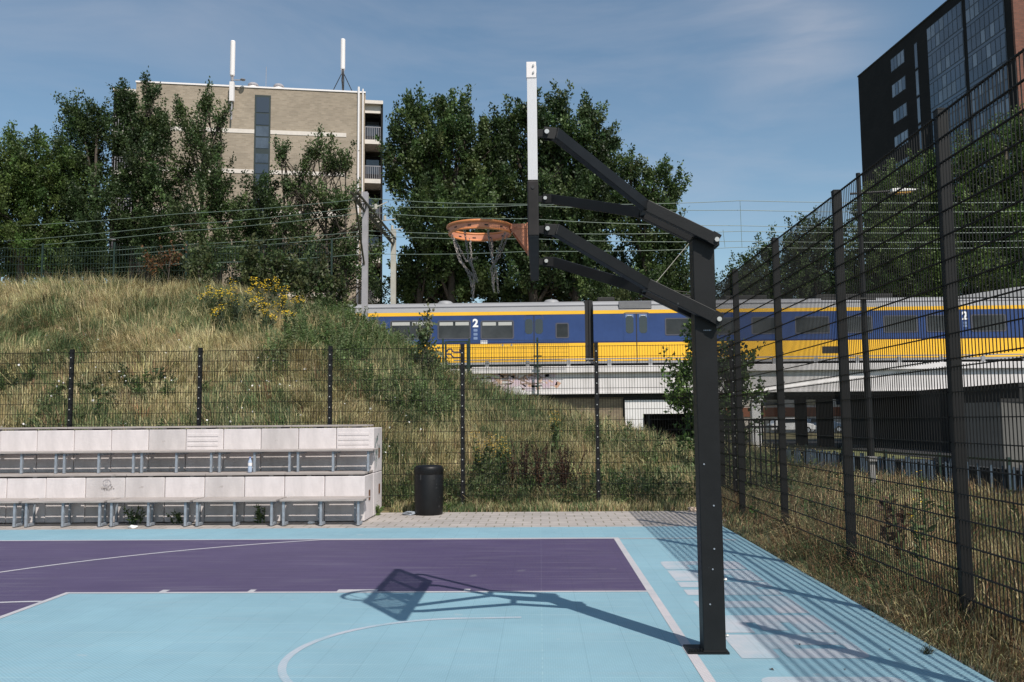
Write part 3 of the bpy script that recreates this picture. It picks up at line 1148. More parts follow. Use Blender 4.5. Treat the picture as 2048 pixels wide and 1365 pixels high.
plank_row('board_walkway', 'weathered grey board walkway on top of the lower concrete blocks', BXR - 8.72, BXR + .0, Y1 - .02, Y2 - .02, HB)
plank_row('board_walkway', 'weathered grey board capping on top of the upper concrete blocks', xr2 - 8.66, xr2 - .12, Y2 - .02, Y2 + .60, 1.535)


def bench(label, xr, yf, zf, hs, depth, front):
    """three-leg bench; seat of three boards, galvanised leg frames; xr = x of the right-hand leg"""
    sp = .60
    t = thing('bench', label, 'bench', (xr - sp, yf + depth / 2, zf), 'benches on the concrete bleacher')
    yw = yf + depth
    for k, (a, b) in enumerate(((yw - .0735, yw - .004), (yw - .1915, yw - .0945), (yw - .3095, yw - .2125), (yw - .4275, yw - .3305), (yf - .035, yw - .4485))):
        MB().box(xr - 2 * sp - .055, xr + .085, a, b, zf + hs - .020 - (.012 if k == 4 else 0), zf + hs).build('seat_board', M['plank'], t, bevel=.004)
    for i in range(3):
        x = xr - i * sp
        lg = MB()
        lg.box(x - .019, x + .019, yf, yf + .045, zf + .002, zf + hs - .026)
        if front:
            lg.box(x - .024, x + .024, yf + .051, yf + .24, zf + .002, zf + .045)
            lg.box(x - .15 - .016, x - .15 + .016, yf + depth - .085, yf + depth - .05, zf + .002, zf + hs - .075)
            lg.box(x - .15 - .016, x + .024, yf + depth - .049, yf + depth - .02, zf + hs - .074, zf + hs - .040)
            lg.box(x - .024, x + .024, yf + .051, yf + depth - .05, zf + hs - .074, zf + hs - .026)
        else:
            lg.box(x - .024, x + .024, yf + .051, yf + depth - .03, zf + hs - .074, zf + hs - .026)
        lg.build('leg', M['galv'], t, bevel=.003)
    return t


xs = [at(1797 / 2.505, 1050, 14.2)[0] - i * 1.392 for i in range(6)]
for i, x in enumerate(xs):
    bench(f'low weathered board bench on galvanised legs on the ground, {ORD[i]} from the bin end', x, 14.15, 0.0, .415, .57, True)
xs = [at(1845 / 2.505, 940, 15.02)[0] - i * 1.345 for i in range(6)]
for i, x in enumerate(xs):
    bench(f'raised weathered board bench on the walkway, {ORD[i]} from the bin end', x, 15.0, HB + .056, .375, .50, False)

# bottle left on the upper bench walkway, crumpled paper, litter
bt = at(500, 935, 14.90)
bo = thing('plastic_bottle', 'clear blue plastic bottle standing on the bleacher walkway', 'bottle', (bt[0], 14.90, HB + .056))
MB().lathe([(0, .001), (.034, .002), (.036, .02), (.036, .09), (.033, .10), (.036, .11), (.036, .17), (.028, .20), (.014, .225), (.013, .24), (0, .24)], (bt[0], 14.90, HB + .056), 16).build('bottle_body', M['bottle'], bo, smooth=True)
MB().lathe([(0, .241), (.016, .241), (.016, .262), (0, .262)], (bt[0], 14.90, HB + .056), 12).build('cap', M['bottle_cap'], bo)
MB().lathe([(.0365, .115), (.0365, .165)], (bt[0], 14.90, HB + .056), 16).build('paper_label', M['offwhite'], bo)


def crumple(name, label, cat, p, r, m, seed, flatn=.5):
    rr_ = random.Random(seed)
    bm = bmesh.new()
    bmesh.ops.create_icosphere(bm, subdivisions=2, radius=1)
    for v in bm.verts:
        k = rr_.uniform(.6, 1.2)
        v.co = Vector((v.co.x * r[0] * k, v.co.y * r[1] * k, max(-.6, v.co.z) * r[2] * k))
    me = bpy.data.meshes.new(name)
    bm.to_mesh(me)
    bm.free()
    me.materials.append(m)
    o = bpy.data.objects.new(name, me)
    col.objects.link(o)
    o.location = (p[0], p[1], p[2] + r[2] * .6)
    return tag(o, label, cat)


crumple('crumpled_paper', 'crumpled white paper lying on the pavers in front of the benches', 'paper', (at(267, 1053, 14.05)[0], 14.03, -.01), (.075, .06, .03), M['litter_paper'], 3)
crumple('wrapper', 'crumpled beige wrapper lying in the weeds near the hoop pole', 'litter', (ground(1380, 1017)[0], 16.15, -.01), (.13, .09, .05), M['litter_card'], 5)
crumple('food_wrapper', 'crushed silvery food wrapper beside the black bin', 'litter', (-2.32, 15.75, -.01), (.13, .08, .05), M['galv'], 9)
crumple('paper_scrap', 'small white scrap stuffed under the bench near the bleacher end', 'paper', (at(622, 1046, 14.45)[0], 14.45, -.01), (.07, .05, .035), M['litter_paper'], 7)

# rubbish bin
bn = thing('rubbish_bin', 'black cylindrical rubbish bin with a domed top on the pavers', 'bin', (-1.985, 15.86, -.01))
cx_, cy_ = -1.985, 15.86
MB().lathe([(0, 0), (.240, 0), (.246, .02), (.252, .10), (.256, .70), (.2535, .705), (.2535, .712), (.257, .717), (.258, .80), (.252, .835), (.236, .856), (.20, .868), (.10, .876), (0, .878)], (cx_, cy_, -.012), 40).build('bin_body', M['bin'], bn, smooth=True)
MB().prism([(-.13, .62), (.13, .62), (.13, .715), (-.13, .715)], lambda a, b, d: (cx_ + a, cy_ - .262 + d + a * a * 1.9, b - .012), -.002, .004).build('rim_slot', M['rubber'], bn)

# ------------------------------------------------------------------ railway bridge, abutment, portal
br = thing('railway_bridge', 'pale concrete railway bridge carrying the blue and yellow train', 'bridge', (10, 52, 0))
MB().box(-40, 46, 47.62, 58.2, 3.06, 4.50).build('deck', M['bridge'], br)
MB().box(-3.6, 46, 47.50, 47.615, 3.12, 4.18).build('fascia', M['bridge'], br)
MB().box(-3.6, 46, 47.28, 47.615, 4.185, 4.54).build('cornice', M['bridge'], br, bevel=.02)
MB().box(-3.6, 46, 47.44, 47.615, 3.05, 3.115).build('drip_edge', M['bridge'], br)
for yy in (50.65, 52.1):
    MB().box(-40, 46, yy - .035, yy + .035, 4.58, 4.74).build('rail', M['train_under'], br)
MB().box(-5, 46, 47.65, 58.15, 3.02, 3.057).build('soffit_shade', M['bridge_dark'], br)  # dark sheet added so the deck's underside looks shaded
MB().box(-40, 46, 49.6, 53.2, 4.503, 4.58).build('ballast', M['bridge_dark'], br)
for i in range(22):
    x = at(974, 728, 47.4)[0] + (i - 1) * 2.19
    MB().box(x - .10, x + .10, 47.35, 47.45, 4.541, 4.86).build('guard_stub', M['train_skirt'], br)
MB().beam((-4.6, 47.55, 4.93), (46, 47.55, 4.93), .05, .06).build('guard_rail', M['train_skirt'], br)
fB = lambda kk: (lambda a, b: (a, 47.4985 - kk * .0008, b))
rg = random.Random(8)
gf = MB()
X_ = lambda px: at(px, 760, 47.5)[0]
Z_ = lambda py: at(1050, py, 47.5)[2]


def swash(name, m, px0, px1, py0, py1, n, wdt, seed, k0):
    r_ = random.Random(seed)
    mb = MB()
    for i in range(n):
        x = r_.uniform(px0, px1)
        y = r_.uniform(py0, py1)
        pts = []
        for j in range(6):
            pts.append((X_(x), Z_(max(py0, min(py1, y)))))
            x += r_.uniform(-10, 16)
            y += r_.uniform(-14, 14)
        mb.ribbon(pts, wdt * r_.uniform(.6, 1.3), fB(k0 + i * .5))
    return mb.build(name, m, br)


swash('graffiti', M['tag_orange'], 960, 1085, 751, 776, 15, .24, 1, 0)
swash('graffiti', M['tag_pink'], 985, 1095, 752, 779, 12, .17, 2, 9)
swash('graffiti', M['tag_brown'], 990, 1090, 747, 768, 7, .06, 3, 17)
swash('graffiti', M['tag_lime'], 943, 958, 742, 755, 5, .16, 4, 22)

ab = thing('bridge_abutment', 'tan brick abutment wall under the bridge at the foot of the bank', 'wall', (1, 48, 0))
MB().box(-6, at(1248, 830, 47.95)[0], 47.95, 57.8, -1, 2.86).build('brick_face', M['abut_brick'], ab)
MB().box(-6, 46, 47.8, 58, 2.865, 3.017).build('bearing_ledge', M['bridge_dark'], ab)
po = thing('concrete_portal', 'white concrete portal frame around the dark passage under the bridge', 'portal', (7, 47.9, 0))
xa, xb_, xc = at(1250, 830, 47.85)[0], at(1285, 830, 47.85)[0], 9.0
MB().box(xa, xb_, 47.75, 48.6, -1, 2.70).build('pillar', M['white_conc'], po)
MB().box(xc, xc + .9, 47.75, 48.6, -1, 2.70).build('pillar', M['white_conc'], po)
MB().box(xb_ + .002, xc - .002, 47.75, 48.6, 1.96, 2.70).build('lintel', M['white_conc'], po)
MB().box(xa - .09, xa - .002, 47.9, 48.6, -1, 2.78).build('shadow_gap_strip', M['bridge_dark'], po)  # dark strip paints the shadow between brick and pillar
# dark backdrop added for the shade inside the passage, then the piers
pw = thing('passage_backdrop', 'dark backdrop for the shade behind the white portal under the bridge', 'wall', (9.5, 53, 0))
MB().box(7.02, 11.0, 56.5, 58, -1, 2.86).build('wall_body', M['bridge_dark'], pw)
cp = thing('bridge_column', 'slim pale concrete bridge column standing behind the barred gate', 'column', (at(1512, 850, 47.9)[0], 48.0, -.5))
xx = at(1512, 850, 47.9)[0]
MB().box(xx - .24, xx + .24, 47.7, 48.2, -.6, 2.62).build('shaft', M['white_conc'], cp, bevel=.02)
MB().box(xx - .40, xx + .40, 47.6, 48.4, 2.622, 2.862).build('capital', M['white_conc'], cp, bevel=.02)
for i, px in enumerate((1602, 1650)):
    xx = at(px, 850, 53)[0]
    t = thing('bridge_column', f'dark square bridge column in the shade under the deck, {("nearer the barred gate", "nearer the dark wall")[i]}', 'column', (xx, 53, -.3))
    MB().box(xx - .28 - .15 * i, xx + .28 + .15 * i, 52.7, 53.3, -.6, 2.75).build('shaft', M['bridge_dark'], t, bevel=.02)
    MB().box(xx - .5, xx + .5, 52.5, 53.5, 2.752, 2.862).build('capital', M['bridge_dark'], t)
dw = thing('retaining_wall', 'shade-dark retaining wall under the bridge behind the tall fence', 'wall', (20.4, 44, 0))
MB().box(20.0, 20.8, 37.5, 57.8, -1, 3.0).build('wall_body', M['bridge_dark'], dw)  # wall colour carries the shade under the bridge
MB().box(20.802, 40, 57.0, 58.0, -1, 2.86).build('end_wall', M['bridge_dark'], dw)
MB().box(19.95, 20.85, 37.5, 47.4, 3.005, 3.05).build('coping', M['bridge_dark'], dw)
gw = thing('wing_wall', 'pale grey concrete wing wall with a sharp corner beyond the tall fence', 'wall', (14, 30, 0))
xa = at(1930, 900, 30)[0]
xb_ = at(2008, 900, 29)[0]
MB().prism([(xa, 30.0), (xb_, 29.0), (xb_ + 6, 31.5), (xb_ + 6, 36), (xa * 1.22, 36)], lambda a, b, d: (a, b, d), -1.2, at(1960, 806, 30)[2]).build('wall_body', M['grey_wall2'], gw)
MB().beam((xb_ - .1, 29.22, at(1960, 806, 30)[2] + .06), (xb_ + 6.1, 31.5, at(1960, 806, 30)[2] + .06), .5, .11).build('coping', M['bridge_dark'], gw)
# ------------------------------------------------------------------ train: two coupled carriages on the bridge
TY = 50.0
fT = lambda d: (lambda a, b: (a, TY - d, b))


def tz(px, py):
    return at(px, py, TY)[2]


def tx(px, py=660):
    return at(px, py, TY)[0]


def rrect(x0, x1, z0, z1, r, n=5):
    P = []
    for cx, cz, a in ((x0 + r, z0 + r, 180), (x1 - r, z0 + r, 270), (x1 - r, z1 - r, 0), (x0 + r, z1 - r, 90)):
        for i in range(n + 1):
            t = R_(a + 90 * i / n)
            P.append((cx + r * math.cos(t), cz + r * math.sin(t)))
    return P


PZ = lambda a, b, d: (a, TY - d, b)
ZB, ZY, ZS0, ZS1, ZR = 4.98, 6.045, 7.66, 7.86, 8.50


def carriage(label, x0, x1, skirtless=None):
    t = thing('train_carriage', label, 'train carriage', ((x0 + x1) / 2, TY + 1.4, 4.75), 'coupled carriages of the train on the bridge')
    MB().box(x0, x1, TY, TY + 2.8, ZY, ZS0).build('blue_side', M['train_blue'], t)
    MB().box(x0, x1, TY - .004, TY + 2.804, ZB, ZY - .03).build('yellow_side', M['train_yellow'], t)
    MB().box(x0, x1, TY - .006, TY + 2.806, ZY - .0298, ZY + .045).build('navy_line', M['train_navy'], t)
    MB().box(x0, x1, TY - .008, TY + 2.808, ZS0 + .002, ZS1).build('yellow_stripe', M['train_yellow'], t)
    prof = [(0, ZS1 + .002), (2.8, ZS1 + .002), (2.74, ZS1 + .25), (2.5, ZS1 + .48), (2.1, ZS1 + .61), (1.4, ZR + .02), (.7, ZS1 + .61), (.3, ZS1 + .48), (.06, ZS1 + .25)]
    MB().prism(prof, lambda a, b, d: (d, TY + a, b), x0, x1).build('roof', M['train_roof'], t)
    MB().box(x0, x1, TY + .04, TY + .08, ZS1 + .30, ZS1 + .325).build('roof_gutter', M['train_frame'], t)
    MB().box(x0, x1, TY + .01, TY + 2.79, ZB - .14, ZB - .002).build('skirt', M['train_skirt'], t)
    x = x0 + 1.0
    i = 0
    while x < x1 - 2:
        l = 1.6 + (i % 3) * .5
        MB().box(x, x + l, TY + .15, TY + 2.6, 4.60, ZB - .142).build('equipment_box', M['train_under'], t)
        x += l + .5 + (i % 2) * .6
        i += 1
    return t


def window(t, px0, px1, py0, py1, r=.12, blind=True, split=True):
    x0, x1, z0, z1 = tx(px0), tx(px1), tz((px0 + px1) / 2, py1), tz((px0 + px1) / 2, py0)
    f = MB().prism(rrect(x0, x1, z0, z1, r), PZ, .0005, .016).build('window', M['train_frame'], t)
    e = .07
    MB().prism(rrect(x0 + e, x1 - e, z0 + e, z1 - e, r * .6), PZ, .0165, .020).build('pane', M['train_glass'], f)
    if blind:
        zb = z1 - e - .03
        xm = (x0 + x1) / 2
        for a, b in ((x0 + e + .05, xm - .07), (xm + .07, x1 - e - .05)):
            MB().box(a, b, TY - .026, TY - .0205, zb - .20, zb - .01).build('vent_strip', M['train_blind'], f)
    return f


def door(t, pa, pb, py0, py1, wins, signs=False):
    x0, x1 = tx(pa), tx(pb)
    xm = (x0 + x1) / 2
    z1 = tz((pa + pb) / 2, py0)
    for a, b in ((x0, xm - .03), (xm + .03, x1)):
        d = MB().box(a, b, TY - .014, TY - .0085, ZY + .046, z1).build('door', M['train_blue'], t)
        MB().box(a, b, TY - .014, TY - .0085, ZB, ZY - .031).build('door_panel', M['train_yellow'], d)
        w0 = .22
        cxm = (a + b) / 2
        MB().prism(rrect(cxm - w0, cxm + w0, tz(1100, wins[1]), tz(1100, wins[0]), .17), PZ, .0145, .020).build('pane', M['car_glass'], d)
        if signs:
            MB().prism(rrect(cxm - .22, cxm + .22, z1 - .26, z1 - .06, .02), PZ, .0145, .017).build('door_sign', M['grey_mark'], d)
            MB().prism([(cxm - .12, z1 - .12), (cxm, z1 - .22), (cxm + .12, z1 - .12)], PZ, .0175, .019).build('door_arrow', M['white_paint'], d)
    MB().box(xm - .028, xm + .028, TY - .016, TY - .0005, ZB - .1, z1).build('door_seal', M['train_under'], t)
    mb = MB()
    mb.ribbon([(x0 - .02, z1 - .25), (x0 + .06, z1 + .02), (x0 + .2, z1 + .05), (x1 - .2, z1 + .05), (x1 - .06, z1 + .02), (x1 + .02, z1 - .25)], .03, fT(.0172))
    mb.build('door_frame_line', M['train_frame'], t)


def text(body, size, m, parent, x, z, d, name):
    cu = bpy.data.curves.new(name, 'FONT')
    cu.body = body
    cu.size = size
    cu.extrude = .004
    cu.offset = .025
    cu.align_x = 'CENTER'
    ob = bpy.data.objects.new(name, cu)
    col.objects.link(ob)
    bpy.context.view_layer.update()
    me = bpy.data.meshes.new_from_object(ob)
    bpy.data.objects.remove(ob)
    me.name = name
    me.materials.clear()
    me.materials.append(m)
    o = bpy.data.objects.new(name, me)
    col.objects.link(o)
    o.parent = parent
    l = origin_of(parent)
    o.location = (x - l.x, TY - d - l.y, z - l.z)
    o.rotation_euler = (math.pi / 2, 0, 0)
    return o


def logo(t, x0, z0, s):
    mb = MB()
    a = [(0, .42), (.10, .62), (.22, .66), (.36, .66), (.50, .44), (.60, .42), (1.12, .42)]
    b = [(1.06, 0), (.60, 0), (.48, .04), (.34, .26), (.24, .28), (.0, .28)]
    S = lambda P: [(x0 + p * s, z0 + q_ * s) for p, q_ in P]
    mb.ribbon(S(a), .085 * s * 1.3, fT(.0060))
    mb.ribbon(S(b), .085 * s * 1.3, fT(.0064))
    mb.sheet(S([(1.02, .36), (1.02, .48), (1.28, .42)]), fT(.0068))
    mb.sheet(S([(1.02, .49), (.92, .62), (1.06, .62), (1.2, .47)]), fT(.0072))
    mb.sheet(S([(-.02, .22), (-.02, .34), (-.2, .28)]), fT(.0068))
    mb.sheet(S([(.02, .2), (.12, .0), (-.02, .0), (-.10, .2)]), fT(.0072))
    mb.build('company_mark', M['train_navy'], t)


xl, xm0, xm1, xr = -17.0, tx(1170), tx(1187), 28.5
c1 = carriage('blue and yellow train carriage with grey roof behind the grassy bank', xl, xm0)
for a, b in ((690, 760), (780, 864), (875, 942), (961, 1028)):
    window(c1, a, b, 641, 679)
window(c1, 1111, 1138, 646, 677, .10, False)
door(c1, 1049, 1087, 632, 687, (638, 668))
text('2', .62, M['white_paint'], c1, tx(951), tz(951, 654), .006, 'class_numeral')
for k, y in enumerate((661, 669, 677)):
    MB().prism(rrect(tx(947), tx(955), tz(951, y + 2.6), tz(951, y - 2.6), .03), PZ, .0005, .004).build('pictogram', M['grey_mark'], c1)
for k, y in enumerate((682, 684.7, 687)):
    MB().box(tx(961), tx(975), TY - .010, TY - .0065, tz(968, y + .8), tz(968, y - .8)).build('notice_strip', M['white_paint'], c1)
logo(c1, tx(893), tz(900, 716), .62 * 1.2)
for px in (887, 1104):
    c = tx(px)
    MB().lathe([(.46, 0), (.44, .10), (.34, .19), (.2, .22), (0, .22)], (c, TY + 1.0, ZR - .08), 20).build('roof_vent', M['train_roof'], c1, smooth=True)
for px in (1023, 1005):
    MB().tube([(tx(px), TY - .005, ZY - .10), (tx(px), TY - .02, ZY - .10)], .06, 10).build('lock_cover', M['train_skirt'], c1)

c2 = carriage('blue and yellow train carriage with a roof grille seen through the tall fence', xm1, xr)
door(c2, 1247, 1299, 627, 684, (634, 669), True)
for a, b in ((1330, 1398), (1410, 1472), (1503, 1556), (1590, 1660), (1686, 1745), (1767, 1836), (1853, 1918), (1943, 2013), (2055, 2120)):
    f = window(c2, a, b, 636 - (a - 1330) * .012, 671 - (a - 1330) * .012, .10, False)
text('2', .62, M['white_paint'], c2, tx(1931), tz(1931, 639), .006, 'class_numeral')
for y in (646, 652):
    MB().prism(rrect(tx(1927), tx(1935), tz(1931, y + 2.4), tz(1931, y - 2.4), .03), PZ, .0005, .004).build('pictogram', M['grey_mark'], c2)
logo(c2, tx(1441), tz(1450, 708), .62 * 1.2)
gr = MB().box(tx(1238), tx(1304), TY + .0, TY + .02, ZS1 + .06, ZS1 + .50).build('roof_grille', M['train_frame'], c2)
for k in range(6):
    z = ZS1 + .10 + k * .065
    MB().box(tx(1239), tx(1303), TY - .035, TY - .0005, z, z + .035).build('grille_slat', M['train_skirt'], gr)
MB().box(tx(1643), tx(1692), TY - .012, TY - .0045, tz(1665, 707), tz(1665, 693)).build('black_panel', M['rubber'], c2)
for px, w_ in ((1215, .5), (1375, 1.6), (1500, 1.2), (1720, 2.2)):
    MB().box(tx(px) - w_, tx(px) + w_, TY + .7, TY + 2.0, ZR - .05, ZR + .22).build('roof_unit', M['train_under'], c2, bevel=.06)
MB().prism([(tx(1905), ZS1 + .5), (tx(2180), ZS1 + .5), (tx(2180), ZS1 + 1.25), (tx(2040), ZS1 + 1.05)], lambda a, b, d: (a, TY + d, b), .2, 2.5).build('roof_hood', M['train_roof'], c2)
gg = thing('gangway', 'black rubber gangway bellows joining the two train carriages', 'gangway', ((xm0 + xm1) / 2, TY + 1.4, 5))
mb = MB()
for k in range(4):
    a = xm0 + .003 + k * (xm1 - xm0 - .006) / 4
    b = xm0 + .003 + (k + 1) * (xm1 - xm0 - .006) / 4
    mb.box(a + .002, b - .002, TY + .25 + (k % 2) * .06, TY + 2.5, 5.02, ZS1 + .62)
mb.build('bellows', M['rubber'], gg)
MB().box(xm0 + .01, xm1 - .01, TY + .3, TY + 2.4, ZB - .12, 5.015).build('coupler_plate', M['train_skirt'], gg)

# ------------------------------------------------------------------ catenary
def mast(label, px, pyt, Y, m, zb, w_=.29):
    p = at(px, pyt, Y)
    t = thing('catenary_mast', label, 'catenary mast', (p[0], Y, zb))
    b = MB()
    b.box(p[0] - w_ / 2, p[0] + w_ / 2, Y - .15, Y - .12, zb, p[2])
    b.box(p[0] - w_ / 2, p[0] + w_ / 2, Y + .12, Y + .15, zb, p[2])
    b.box(p[0] - .015, p[0] + .015, Y - .119, Y + .119, zb, p[2])
    b.build('mast_post', m, t)
    return t, p


m1, p1 = mast('grey steel catenary mast rising from the top of the grassy bank', 731, 385, 47.0, M['mast_grey'], 3.5)
m2, p2 = mast('beige steel catenary mast standing behind the train', 787, 461, 56.0, M['mast_beige'], 3.5, .31)
pz = at(735, 412, 46.6)[2]
tr = thing('portal_beam', 'dark steel lattice beam spanning the tracks between two catenary masts', 'catenary beam', (p1[0], 51, pz))
A0, A1 = Vector((p1[0] - .05, 44.2, pz)), Vector((p2[0], 55.9, pz - .05))
MB().beam(A0 + Vector((-.16, 0, .15)), A1 + Vector((-.16, 0, .15)), .09, .09).build('chord', M['truss'], tr)
MB().beam(A0 + Vector((.16, 0, .15)), A1 + Vector((.16, 0, .15)), .09, .09).build('chord', M['truss'], tr)
MB().beam(A0 + Vector((0, 0, -.2)), A1 + Vector((0, 0, -.2)), .10, .10).build('chord', M['truss'], tr)
for k in range(16):
    a = A0.lerp(A1, k / 16)
    b = A0.lerp(A1, (k + 1) / 16)
    s = 1 if k % 2 else -1
    MB().beam(a + Vector((.16 * s, 0, .13)), b + Vector((-.16 * s, 0, .13)), .05, .04).build('lattice_bar', M['truss'], tr)
    MB().beam(a + Vector((.16, 0, .1)) if k % 2 else a + Vector((0, 0, -.16)), b + Vector((0, 0, -.16)) if k % 2 else b + Vector((.16, 0, .1)), .05, .04).build('lattice_bar', M['truss'], tr)
MB().beam(A0 + Vector((0, .3, -.1)), (p1[0] - .02, 46.86, p1[2] - 4.0), .08, .10).build('brace', M['truss'], tr)
for q_, (y, z) in enumerate(((48.2, .62), (51, .3), (53.5, .3))):
    c = Vector((A0.lerp(A1, (y - 44.2) / 11.7)))
    MB().beam(c + Vector((.1, 0, .2)), c + Vector((1.0, 0, z)), .05, .05).build('bracket_arm', M['mast_beige'], tr)
    MB().tube([c + Vector((.35, 0, .22)), c + Vector((.35, 0, .5))], .09, 8).build('insulator', M['mast_beige'], tr)
MB().beam((p2[0] - 1.0, 51.5, pz - .1), (p2[0] - .8, 51.5, pz - 4.8), .07, .07).build('drop_post', M['mast_beige'], tr)
MB().tube([(p2[0] - .8, 51.5, pz - 4.2), (p2[0] - .35, 51.5, pz - 4.9), (p2[0] - .3, 51.5, pz - 5.2)], .035, 6).build('registration_arm', M['truss'], tr)

WIRES = [('uppermost overhead wire, touching the top of the grey mast', [(-60, 456, 56), (360, 428, 52), (735, 397, 48.2), (1054, 409, 48), (1480, 402, 48), (2110, 404, 48)]),
         ('second overhead wire from the top, on the lattice beam', [(-60, 487, 56), (360, 450, 52), (735, 413, 48.6), (1054, 411, 48.4), (1480, 421, 48.4), (2110, 422, 48.4)]),
         ('third overhead wire from the top, just above the rim', [(-60, 500, 57), (360, 463, 53), (735, 425, 49.5), (1054, 438, 49), (1480, 452, 49), (2110, 453, 49)]),
         ('fourth overhead wire from the top, through the rim height', [(-60, 517, 58), (360, 490, 55), (735, 462, 52), (1060, 467, 52), (1480, 463, 52), (2110, 464, 52)]),
         ('fifth overhead wire from the top, just under the rim', [(-60, 529, 60), (360, 500, 56), (735, 471, 52.6), (1060, 478, 52.5), (1480, 483, 52.5), (2110, 481, 52.5)]),
         ('lowest long overhead wire, above the train roof', [(-60, 545, 60), (360, 528, 56), (735, 508, 53.6), (1060, 503, 53.5), (1480, 495, 53.5), (2110, 494, 53.5)])]
for lb, P in WIRES:
    pts = []
    for k in range(len(P) - 1):
        for j in range(6):
            f = j / 6
            a, b = at(*P[k]), at(*P[k + 1])
            q_ = a * (1 - f) + b * f
            q_[2] -= .10 * 4 * f * (1 - f)
            pts.append(q_)
    pts.append(at(*P[-1]))
    o = MB().tube(pts, .017, 5).build('overhead_wire', M['wire'])
    tag(o, lb, 'wire', 'overhead railway wires')
for i, (px, ya, yb) in enumerate(((1480, 402, 495), (1446, 460, 495))):
    o = MB().tube([at(px, ya, 48.2), at(px + 4, yb, 48.2)], .012, 5).build('dropper_wire', M['wire'])
    tag(o, ('thin vertical dropper wire in open sky right of the hoop pole', 'short vertical dropper wire close to the hoop pole')[i], 'wire')
# pantograph behind the arms of the hoop
pg = thing('pantograph', 'slender folded pantograph arm on the train roof behind the hoop arms', 'pantograph', (tx(1330, 590), TY + 1.4, ZR))
a, b, c = at(1310, 568, 51.4), at(1382, 482, 51.4), at(1298, 590, 51.4)
MB().tube([a, b], .02, 6).build('upper_arm', M['mast_beige'], pg)
MB().tube([a, at(1330, 580, 51.4), at(1400, 588, 51.4)], .03, 6).build('lower_arm', M['truss'], pg)
MB().beam(at(1382, 482, 50.8), at(1382, 482, 52.0), .12, .05).build('contact_head', M['mast_beige'], pg)
MB().beam(at(1300, 592, 51.4), at(1400, 592, 51.4), .8, .08).build('base_frame', M['train_under'], pg)
# ------------------------------------------------------------------ tan brick apartment block
BA = np.array([-30.9, 65.4])
BBc = at(730, 187, 68.6)
ZTOP = BBc[2]
BB = np.array([BBc[0], 68.6])
ub = (BB - BA) / np.linalg.norm(BB - BA)
nb = np.array([-ub[1], ub[0]])          # away from the camera
LB = float(np.linalg.norm(BB - BA))


def bw(u, z, d=0.0):
    """u along the wall, d > 0 towards the camera"""
    return (BA[0] + ub[0] * u - nb[0] * d, BA[1] + ub[1] * u - nb[1] * d, z)


def bu(px, py):
    """pixel -> (u, z) on the wall plane"""
    d = ray(px, py)
    nn = np.array([nb[0], nb[1]])
    t = nn @ BA / (nn @ d[:2])
    p = CAM + d * t
    return float((p[:2] - BA) @ ub), float(p[2])


def bbox_(mb, u0, u1, z0, z1, d0, d1):
    return mb.prism([(u0, z0), (u1, z0), (u1, z1), (u0, z1)], lambda a, b, d: bw(a, b, d), d0, d1)


def bm(name, m, parent, u0, u1, z0, z1, d0, d1, **k):
    return bbox_(MB(), u0, u1, z0, z1, d0, d1).build(name, m, parent, **k)


apt = thing('apartment_building', 'tan brick apartment block with white floor bands and antennas on its flat roof', 'building', (BA[0], BA[1], 0))
wallo = bm('wall', M['tan_brick'], apt, 0, LB, -.5, ZTOP, 0, -12)
bm('roof_edge', M['offwhite'], apt, -.05, LB + .05, ZTOP + .002, ZTOP + .13, .06, -12.05)
ua, _ = bu(509, 250)
ub_, _ = bu(541, 250)
bandz = [bu(620, 268)[1], bu(620, 268)[1] - 3.22, bu(620, 268)[1] - 6.44, bu(620, 268)[1] - 9.66, bu(620, 268)[1] - 12.9, bu(620, 268)[1] - 16.1]
for z in bandz:
    bm('floor_band', M['cream'], apt, .0, ua - .003, z - .16, z + .16, .03, .0005)
    bm('floor_band', M['cream'], apt, ub_ + .003, LB - 1.45, z - .16, z + .16, .03, .0005)
zt = bu(525, 191)[1]
tw = bm('stair_window', M['winframe'], apt, ua, ub_, 3, zt, .04, .0006)
ys = [194, 227, 252, 275, 299, 307, 328, 349, 372, 395, 418, 441]
for k in range(len(ys) - 1):
    za, zb_ = bu(525, ys[k])[1], bu(525, ys[k + 1])[1]
    if ys[k] == 299: continue
    bm('pane', M['glass_pale'] if k in (2, 3, 5, 8) else M['glass'], tw, ua + .12, ub_ - .12, zb_ + .06, za - .06, .062, .0405)
for i, (px, r) in enumerate(((717, .085), (725.5, .06))):
    u = bu(px, 250)[0]
    MB().tube([bw(u, 2, .12), bw(u, ZTOP + (.45 if i == 0 else .3), .12)], r, 8).build('downpipe', M['offwhite'], apt)
